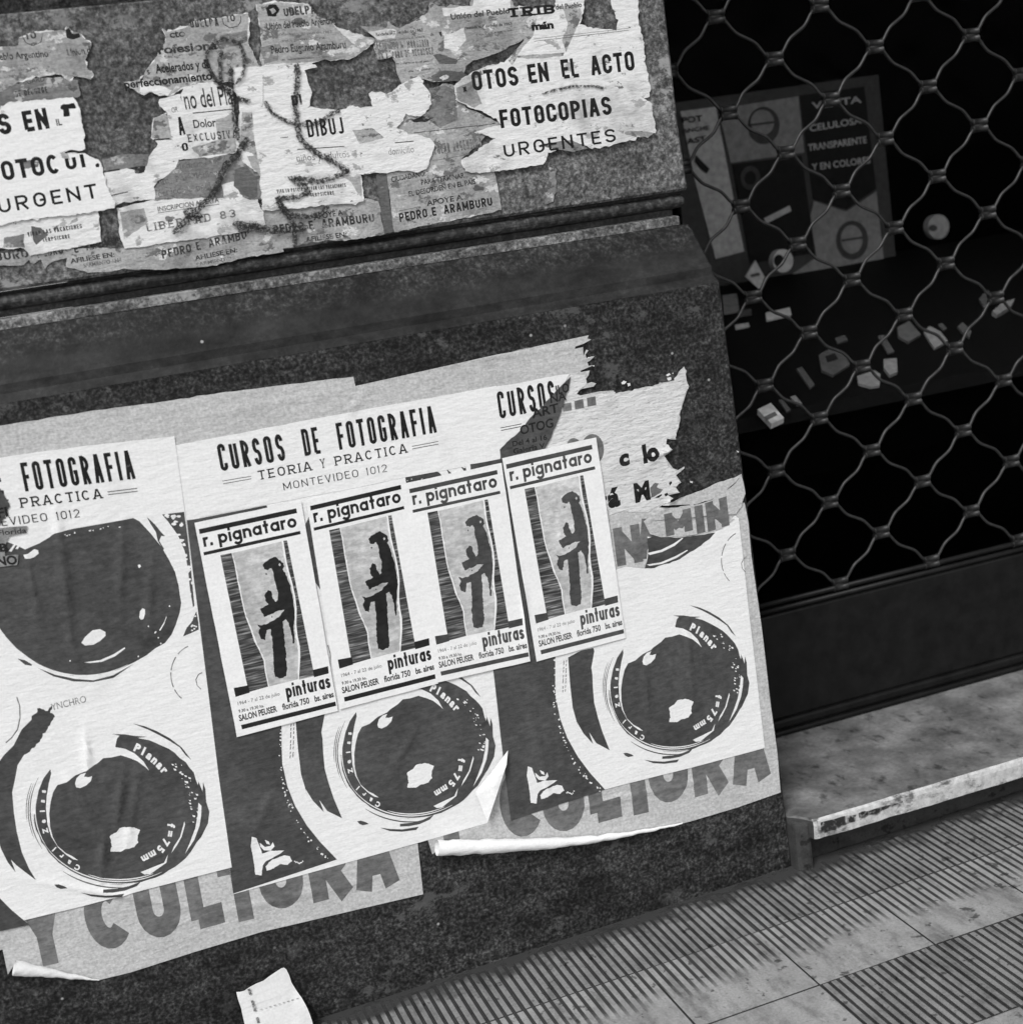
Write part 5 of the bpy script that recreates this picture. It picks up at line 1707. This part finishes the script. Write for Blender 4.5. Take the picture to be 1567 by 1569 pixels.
# --- grey posters underneath -------------------------------------------------
s = Sheet(0, .0004)
out = torn([(-60, 662), (0, 652), (130, 631), (250, 615), (330, 603), (430, 590), (541, 577), (544, 590), (560, 800)], 1.0, 16, 3, edges=range(6)) + \
    [(620, 1200), (639, 1287), (648, 1370), (520, 1400), (400, 1428), (300, 1458), (200, 1490), (150, 1502), (126, 1496), (60, 1481), (25, 1473), (12, 1493), (4, 1455), (-60, 1470)]
s.paper(out, PAPERG)
def big_letters(s, items, slope_px=.15, t=.30):
    for ch, x0, x1, y0, y1, h in items:
        s.text(ch, (x0, y0), (x1, y1), h, INKL, 0, 'stroke', .50 if ch not in 'AY' else .5, t, .1)
big_letters(s, [('Y', 44, 112, 1486, 1470, 108), ('C', 141, 210, 1461, 1445, 104), ('U', 218, 284, 1443, 1428, 104), ('L', 296, 345, 1427, 1413, 104),
                ('T', 347, 408, 1417, 1403, 104), ('U', 404, 471, 1399, 1383, 104), ('R', 480, 544, 1384, 1367, 104), ('A', 546, 613, 1368, 1352, 104)])
left_culture = s.build('culture_poster', 'grey paper poster reading Y CULTURA hanging below the two left camera posters', 'poster', 'grey culture posters')


def roll(parent, pts, name, mat, base):
    """curled paper edge: a tapering rolled tube along the bottom of a poster; pts: (pixel, radius)"""
    bm = bmesh.new()
    P3 = []
    R = []
    for p, r in pts:
        x, z = wall(p, -(base + r))
        P3.append((x, -(base + r * 1.05 + .0015), z)); R.append(r)
    Q = []; RR = []
    for i in range(len(P3) - 1):
        for k in range(12):
            f = k / 12
            Q.append(tuple(P3[i][c] + (P3[i + 1][c] - P3[i][c]) * f for c in range(3))); RR.append(R[i] + (R[i + 1] - R[i]) * f)
    Q.append(P3[-1]); RR.append(R[-1])
    RR = [r * (1 + .1 * mnoise.noise((q[0] * 40, 0, 1))) for r, q in zip(RR, Q)]
    add_tube(bm, Q, RR, 20, caps=False)
    for v in bm.verts:
        v.co += Vector((0, 1, 1)) * (.0016 * mnoise.noise(v.co * 55) + .0008 * mnoise.noise(v.co * 150))
    return link_bm(name, bm, mat, parent, smooth=True)


roll(left_culture, [((22, 1483), .0105), ((64, 1488), .0075), ((105, 1495), .004), ((152, 1502), .0008)], 'curled_corner', PAPER, .002)

s = Sheet(0, .0009)
ragR = px('R', [(215, 70), (205, 95), (235, 105), (170, 140), (110, 160), (105, 180), (170, 165), (175, 240), (195, 185), (215, 190), (190, 225), (200, 255), (262, 238), (225, 275), (205, 285), (215, 315),
                (255, 310), (150, 355), (155, 365), (225, 352), (215, 390), (180, 440), (105, 465), (130, 475), (240, 445), (275, 455), (255, 480), (160, 500), (110, 535), (150, 552), (300, 520), (415, 512)])
out = [(528, 594), (541, 592), (640, 570), (760, 543)] + torn([(760, 543), (898, 516)], 1, 12, 5)[:-1] + ragR + \
    torn(px('R', [(425, 540), (560, 515), (700, 478), (905, 432), (935, 365), (978, 320), (1000, 355), (985, 385), (1020, 480), (985, 570), (950, 680), (940, 780), (912, 905), (845, 900)]), 1.3, 5, 8) + \
    px('R', [(840, 945), (880, 985), (820, 1040), (890, 1135), (930, 1150), (980, 1120), (945, 1165), (915, 1190), (955, 1250), (905, 1275), (940, 1330), (850, 1350), (890, 1375), (775, 1448)]) + \
    torn(px('R', [(775, 1448), (900, 1450), (1060, 1430), (1200, 1385), (1330, 1300), (1400, 1240), (1440, 1180)]), 1.2, 6, 2)[1:] + \
    [(1140, 770), (1146, 800), (1150, 850), (1166, 960), (1180, 1080), (1190, 1150), (1195, 1214), (1130, 1237), (1060, 1258), (1020, 1268), (950, 1280), (870, 1287), (760, 1290), (672, 1300), (662, 1309), (655, 1287), (600, 1100), (545, 800)]
s.paper(out, PAPERG)
big_letters(s, [('Y', 660, 728, 1308, 1292, 104), ('C', 773, 838, 1290, 1272, 104), ('U', 836, 900, 1280, 1266, 104), ('L', 906, 953, 1264, 1251, 104),
                ('T', 952, 1012, 1254, 1240, 104), ('U', 998, 1058, 1236, 1222, 104), ('R', 1064, 1118, 1222, 1206, 104), ('A', 1122, 1181, 1206, 1189, 104)])
big_letters(s, [('N', 945, 985, 868, 860, 58), ('A', 978, 1014, 858, 846, 58)], t=.28)
for pts in ([(5, 620), (75, 605), (82, 672), (12, 685)], [(100, 597), (170, 580), (180, 652), (108, 664)], [(195, 572), (268, 558), (276, 630), (206, 642)]):
    s.poly(px('R', pts), INKL)
s.poly([(860 + .19145 * (245 + 92 * math.cos(a * .2618)), 500 + .19145 * (985 + 125 * math.sin(a * .2618))) for a in range(24)], INKL)
s.poly([(860 + .19145 * (95 + 52 * math.cos(a * .2618)), 500 + .19145 * (945 + 52 * math.sin(a * .2618))) for a in range(24)], INKL)
right_culture = s.build('culture_poster', 'grey paper poster torn at its upper right corner, pasted along the wall edge', 'poster', 'grey culture posters')
roll(right_culture, [((669, 1299), .0125), ((740, 1297), .0115), ((820, 1293), .0095), ((900, 1287), .0065), ((960, 1278), .004), ((1045, 1262), .0012)], 'rolled_edge', PAPER, .003)

# --- rough white remnant with bold letters
s = Sheet(0, .0015)
out = torn(px('R', [(75, 385), (185, 395), (200, 455), (120, 540), (160, 560), (410, 520), (425, 545), (560, 518), (700, 482), (900, 440), (945, 370), (980, 335), (992, 385), (1015, 470), (980, 565), (945, 680), (935, 780), (905, 895), (842, 897),
                   (835, 940), (870, 985), (815, 1035), (845, 1100), (880, 1140), (915, 1160), (910, 1190), (945, 1245), (890, 1275), (930, 1325), (840, 1345), (870, 1375), (770, 1440), (690, 1490), (520, 1475), (380, 1512), (300, 1300), (-300, 1000), (-200, 700)]), 2.2, 5, 21)
s.paper(out, ROUGHW)
KB = dict(font='std', off=.05)
s.text('c', px('R', [(465, 1130)])[0], px('R', [(545, 1105)])[0], 26, INKK, .06)
s.text('lo', px('R', [(655, 1100)])[0], px('R', [(780, 1065)])[0], 29, INKK, .06)
s.text('á', px('R', [(375, 1460)])[0], px('R', [(472, 1435)])[0], 31, INKK, .06)
s.text('M', px('R', [(590, 1415)])[0], px('R', [(712, 1385)])[0], 30, INKK, .06)
s.poly(wob(px('R', [(705, 1290), (745, 1250), (775, 1255), (760, 1285), (810, 1305), (790, 1330), (735, 1365), (710, 1372)]), 1, 4, 2), INKL)
s.poly(px('R', [(745, 1370), (770, 1355), (800, 1340), (800, 1352), (775, 1372)]), INKK)
s.poly(px('R', [(820, 1340), (845, 1330), (852, 1348), (828, 1362)]), INKK)
s.poly(px('R', [(856, 1250), (875, 1238), (882, 1252), (862, 1275)]), INKK)
s.poly(px('R', [(346, 1360), (358, 1356), (362, 1385), (352, 1392)]), INKK)
s.poly(px('R', [(5, 622), (75, 607), (82, 670), (12, 683)]), INKL)
for pts in ([(100, 597), (170, 580), (180, 652), (108, 664)], [(200, 572), (268, 558), (276, 630), (206, 642)]):
    s.poly(px('R', pts), INKL)
s.poly([(860 + .19145 * (245 + 92 * math.cos(a * .2618)), 500 + .19145 * (985 + 125 * math.sin(a * .2618))) for a in range(24)], INKL)
s.poly([(860 + .19145 * (95 + 52 * math.cos(a * .2618)), 500 + .19145 * (945 + 52 * math.sin(a * .2618))) for a in range(24)], INKL)
rough = s.build('torn_poster', 'rough white torn poster remnant with black letter fragments beside the right painting poster', 'poster', 'torn poster remnants')

for k_, pts in enumerate(([(475, 450), (495, 432), (518, 440), (500, 462), (482, 464)], [(520, 455), (545, 452), (550, 472), (530, 482)], [(832, 390), (860, 372), (872, 388), (846, 400)],
             [(842, 410), (872, 404), (876, 424), (852, 434)], [(880, 376), (890, 368), (894, 380)], [(1000, 1395), (1040, 1382), (1050, 1402), (1010, 1412)], [(1020, 1420), (1052, 1412), (1056, 1430), (1030, 1436)],
             [(1025, 1235), (1048, 1240), (1045, 1255), (1028, 1250)], [(1395, 992), (1418, 1000), (1412, 1012)], [(940, 1150), (980, 1122), (972, 1142), (948, 1166)], [(206, 245), (258, 238), (250, 254), (212, 262)], [(240, 312), (262, 310), (258, 322)])):
    f_ = Sheet(0, .0006)
    f_.paper(torn(px('R', pts), .8, 2.5, 40 + k_), FIBRE)
    f_.build('paper_flake', parent=rough)

# strip reading MIN, torn along the top by the wall edge
s = Sheet(0, .0030)
out = torn(px('R', [(655, 1560), (720, 1500), (800, 1462), (900, 1455), (1060, 1432), (1200, 1390), (1330, 1305), (1400, 1245), (1440, 1185), (1452, 1240), (1470, 1340), (1440, 1440), (1395, 1500)]), .8, 8, 6)
lo = [(1125, 795), (1105, 810), (1085, 816), (1040, 822), (1012, 823), (995, 818)]
s.paper(out + lo, PAPERG)
big_letters(s, [('M', 1020, 1061, 822, 812, 34), ('I', 1067, 1080, 818, 815, 42), ('N', 1084, 1117, 815, 804, 44)], t=.30)
s.build('torn_poster', 'torn light strip with the letters MIN at the wall edge', 'poster', 'torn poster remnants')

# --- three camera posters ------------------------------------------------------
GRP = 'camera course posters'
# right (torn) one
s = CamSheet(2, .0022)
hole = torn([(872, 573), (858, 596), (843, 607), (826, 628), (808, 646), (785, 668), (766, 684), (752, 694)], 1.0, 6, 3)[:-1]
outline = [(692, 604), (760, 592)] + torn([(760, 592), (872, 573)], .8, 14, 5)[1:-1] + hole + [(770, 730), (900, 900), (940, 874), (958, 868), (988, 871), (990, 858), (993, 840), (991, 822),
          (1012, 824), (1060, 821), (1090, 814), (1112, 800), (1126, 790), (1131, 794), (1146, 932), (1160, 1050), (1171, 1146), (1060, 1176), (960, 1201), (870, 1224), (790, 1246), (776, 1140), (762, 1028), (735, 830)]
s.paper(outline, PAPER)
camera_print(s, top=False, full_header=False)
s.poly(torn(px('F', [(962, 1224), (972, 1190), (980, 1130), (974, 1080), (1000, 1070), (1080, 1074), (1130, 1076), (1300, 1052), (1275, 1080), (1230, 1115), (1180, 1145), (1130, 1180), (1080, 1200), (1010, 1222)]), .7, 6, 3), INKG)
s.poly(px('F', [(975, 1150), (1040, 1135), (1100, 1105), (1140, 1078), (1146, 1080), (1105, 1116), (1045, 1145), (985, 1160)]), PAPER)
s.poly(px('F', [(972, 1206), (1040, 1195), (1110, 1165), (1165, 1135), (1168, 1139), (1115, 1174), (1045, 1203), (985, 1212)]), PAPER)
s.build('camera_poster', 'camera course poster with its heading torn off after the word CURSOS, nearest the grille', 'poster', GRP)
# dark remnant under its torn heading
s = Sheet(0, .0034)
s.paper(torn(px('F', [(608, 303), (600, 350), (588, 385), (572, 440), (552, 500), (525, 560), (500, 620), (470, 675), (270, 700), (268, 655), (300, 620), (335, 592), (385, 540), (425, 490), (470, 450), (510, 405), (560, 350)]), .8, 6, 4), CHIP)
for t, a, b, h in (('ILO', (540, 392), (602, 376), 14), ('NA', (512, 432), (588, 414), 13), ('ART', (424, 505), (552, 474), 14), ('OTOG', (368, 584), (526, 546), 14), ('Del 4 al 16', (330, 640), (495, 606), 8), ('Galería V', (334, 676), (485, 645), 8)):
    s.text(t, px('F', [a])[0], px('F', [b])[0], h, INKK, .02)
s.build('torn_poster', 'dark wedge of an older exhibition poster showing through the torn CURSOS heading', 'poster', 'torn poster remnants')
# middle one
s = CamSheet(1, .0014)
outline = torn([(269, 682), (300, 676), (420, 653), (560, 627), (700, 602)], .5, 20, 2)[:-1] + [(760, 591), (758, 900), (762, 1028), (778, 1150), (772, 1180), (746, 1261), (645, 1290), (520, 1325), (357, 1370), (340, 1240), (310, 1000), (284, 797)]
s.paper(outline, PAPER)
camera_print(s)
mid = s.build('camera_poster', 'camera course poster with a folded lower corner, behind the four small painting posters', 'poster', GRP)
# its folded corner, standing off the wall a little
bm = bmesh.new()
fl = [((778, 1150), .004), ((776, 1172), .010), ((762, 1215), .014), ((747, 1260), .010), ((738, 1238), .006), ((728, 1213), .004), ((752, 1185), .004)]
vs = []
for p, d in fl:
    x, z = wall(p, -(.005 + d)); vs.append(bm.verts.new((x, -(.005 + d), z)))
c = wall((757, 1200), -.017); cv = bm.verts.new((c[0], -.017, c[1]))
for i in range(len(vs)):
    bm.faces.new((cv, vs[(i + 1) % len(vs)], vs[i]))
bmesh.ops.subdivide_edges(bm, edges=bm.edges[:], cuts=2, use_grid_fill=True)
bm.normal_update()
link_bm('folded_corner', bm, PAPER, mid, smooth=True)
# left one
s = CamSheet(0, .0022)
outline = [(-60, 712)] + torn([(-60, 712), (0, 701), (130, 683), (267, 668)], .6, 20, 4)[1:-1] + [(267, 668), (283, 784), (305, 950), (335, 1190), (355, 1329), (250, 1356), (120, 1390), (0, 1419), (-60, 1433)]
s.paper(outline, PAPER)
camera_print(s)
s.build('camera_poster', 'camera course poster cut off by the left edge of the photo, showing both lenses', 'poster', GRP)
# dark torn patch on it
s = Sheet(0, .0036)
s.paper(torn([(-30, 745), (0, 748), (4, 755), (12, 768), (15, 776), (8, 790), (0, 804), (-30, 808)], .8, 5, 2), CHIP)
s.text('FI', px('D', [(-10, 1310)])[0], px('D', [(52, 1296)])[0], 15, INKK, .03)
s.build('torn_poster', 'small dark torn patch at the left edge of the photo below the heading', 'poster', 'torn poster remnants')
s = Sheet(0, .0039)
s.paper(torn([(-30, 812), (10, 808), (42, 806), (40, 816), (14, 822), (6, 840), (8, 852), (28, 850), (26, 866), (-30, 872)], .6, 6, 9), mat_ink('thin_grey_remnant', .20, .25, .5, .7))
s.text('Florida', px('D', [(-10, 1412)])[0], px('D', [(160, 1396)])[0], 8, INKK, .01)
s.text('B', px('D', [(0, 1512)])[0], px('D', [(52, 1506)])[0], 13, INKK, .05)
s.text('NO', px('J', [(-14, 422)])[0], px('J', [(108, 408)])[0], 14, INKK, .04)
s.build('torn_poster', 'small remnant reading Florida at the left edge of the photo above the big lens', 'poster', 'torn poster remnants')

# --- four small painting posters ----------------------------------------------
def homog(src, dst):
    A = []
    for (x, y), (u, v) in zip(src, dst):
        A.append([x, y, 1, 0, 0, 0, -u * x, -u * y, -u]); A.append([0, 0, 0, x, y, 1, -v * x, -v * y, -v])
    H = np.linalg.svd(np.array(A))[2][-1].reshape(3, 3)
    return lambda p: ((H[0, 0] * p[0] + H[0, 1] * p[1] + H[0, 2]) / (H[2, 0] * p[0] + H[2, 1] * p[1] + H[2, 2]),
                      (H[1, 0] * p[0] + H[1, 1] * p[1] + H[1, 2]) / (H[2, 0] * p[0] + H[2, 1] * p[1] + H[2, 2]))


NC = [(28, 368), (625, 245), (830, 1420), (265, 1565)]
QUADS = [[(297.7, 800.9), (461, 767), (517.5, 1089), (362.6, 1129)],
         [(469, 766), (620.5, 731.5), (671, 1047), (520, 1087)],
         [(621, 740), (768, 709), (812, 1013), (668, 1046)],
         [(769, 702), (912.5, 670), (958, 977.5), (821.5, 1013.5)]]
PLAB = ['small painting poster leftmost of the row of four', 'small painting poster second in the row of four, its lower right covered',
        'small painting poster third in the row of four, printed in greyer ink', 'small painting poster rightmost of the row of four, beside the torn white remnant']
INKP = mat_ink('small_poster_ink', .022, .07, .62, .85)
INKP2 = mat_ink('small_poster_greyer_ink', .065, .08, .62, .85)
for qi, (quad, lab) in enumerate(zip(QUADS, PLAB)):
    base = (.0040, .0043, .0049, .0046)[qi]
    s = Sheet(0, base, step=.010)
    f = homog(NC, quad)
    wallp = lambda p, b=base: wall(p, -b)
    INK = INKP if qi < 2 else INKP2
    s.paper(torn(quad, .35, 25, qi), PAPERB)
    s.mp = lambda p, f=f, b=base: wall(f(p), -b)
    p_ = lambda pts, m: s.poly(pts, m)
    p_([(53, 404), (598, 288), (603, 314), (57, 431)], INK)
    p_([(78, 533), (619, 414), (623, 432), (82, 551)], INK)
    rndp = random.Random(qi)
    p_([(173, 549), (236, 537), (252, 600), (268, 690), (285, 770), (302, 850), (318, 905), (345, 975), (362, 1030), (392, 1085), (415, 1140), (422, 1200), (440, 1284), (332, 1314), (316, 1245)], STRIP)
    p_([(526, 470), (546, 467), (692, 1190), (696, 1226), (612, 1246), (620, 1120), (618, 1060), (605, 1000), (598, 940), (600, 850), (592, 780), (577, 710), (560, 650), (545, 590), (537, 540)], STRIP)
    lt = torn([(240, 538), (258, 600), (275, 690), (292, 770), (308, 850), (325, 903), (352, 972), (372, 1030), (398, 1085), (422, 1140), (428, 1200), (445, 1283)], 3.0, 22, qi + 5)[:-11] if False else \
        [(240, 538), (258, 600), (275, 690), (292, 770), (308, 850), (325, 903), (352, 972), (372, 1030), (398, 1085), (422, 1140), (428, 1200), (445, 1283)]
    rt = [(606, 1243), (608, 1120), (606, 1060), (592, 1000), (588, 940), (590, 850), (582, 780), (567, 710), (550, 650), (535, 590), (526, 540), (517, 473)]
    jag = lambda L, sd: [(x + 6.0 * mnoise.noise((y * .05, sd, 0)) + 3.5 * mnoise.noise((y * .21, sd, 3)), y) for (x, y) in [(a[0] + (b[0] - a[0]) * k / 6, a[1] + (b[1] - a[1]) * k / 6) for a, b in zip(L, L[1:]) for k in range(6)] + [L[-1]]]
    p_(jag(lt, 1.0) + jag(rt, 7.0), HALF)
    p_([(247, 1291), (329, 1276), (337, 1317), (258, 1341)], INK)
    p_([(690, 1192), (775, 1171), (779, 1211), (697, 1233)], INK)
    p_(torn([(410, 605), (424, 588), (440, 578), (455, 568), (480, 559), (494, 569), (510, 578), (526, 594), (531, 612), (522, 628), (538, 655), (552, 692), (566, 735), (579, 790), (588, 860), (586, 930), (582, 970),
        (587, 1042), (579, 1046), (570, 985), (556, 932), (538, 908), (521, 920), (526, 962), (531, 1020), (541, 1120), (546, 1190), (540, 1226), (510, 1238), (482, 1231), (472, 1190), (468, 1100), (462, 1020), (454, 962), (432, 970),
        (425, 1026), (400, 1018), (386, 985), (396, 958), (380, 934), (402, 942), (442, 930), (500, 896), (532, 856), (500, 858), (470, 876), (440, 884), (420, 896), (405, 872), (396, 850), (418, 838), (442, 826),
        (425, 802), (420, 776), (440, 744), (456, 750), (462, 778), (482, 811), (494, 800), (492, 745), (476, 690), (468, 642), (456, 622), (441, 634), (418, 628)], 3.0, 9, qi + 3), INK)
    for (x, y, r) in ((430, 655, 5), (505, 603, 7), (440, 770, 4), (462, 895, 4)):
        p_([(x - r, y), (x, y - r * 1.4), (x + r, y), (x, y + r * 1.4)], HALF if r > 6 else INK)
    # lettering (written in the same poster space)
    s.mp = None
    T = lambda t, a, b, h, **k: s.text(t, f(a), f(b), h, INK, **k)
    T('r. pignataro', (82, 504), (604, 391), 19.5, font='low', st=.215, sp=.10, xh=.74)
    T('pinturas', (545, 1350), (792, 1290), 21, font='low', st=.20, sp=.085, xh=.72, narrow=.62)
    T('SALON PEUSER', (280, 1478), (492, 1424), 9.5, off=.03)
    T('florida 750', (522, 1416), (672, 1378), 9.5, off=.025)
    T('bs. aires', (702, 1370), (808, 1343), 9.5, off=.03)
    s.text('1964 - 7 al 22 de julio', f((272, 1388)), f((505, 1332)), 5.2, INKF if qi > 1 else INKW, 0)
    s.text('9.30 a 19.30 hs.', f((276, 1430)), f((418, 1398)), 4.6, INKW, .02)
    s.mp = lambda p, f=f, b=base: wall(f(p), -b)
    p_([(288, 1498), (815, 1368), (820, 1392), (294, 1522)], INK)
    s.build('painting_poster', lab, 'poster', 'small painting posters')
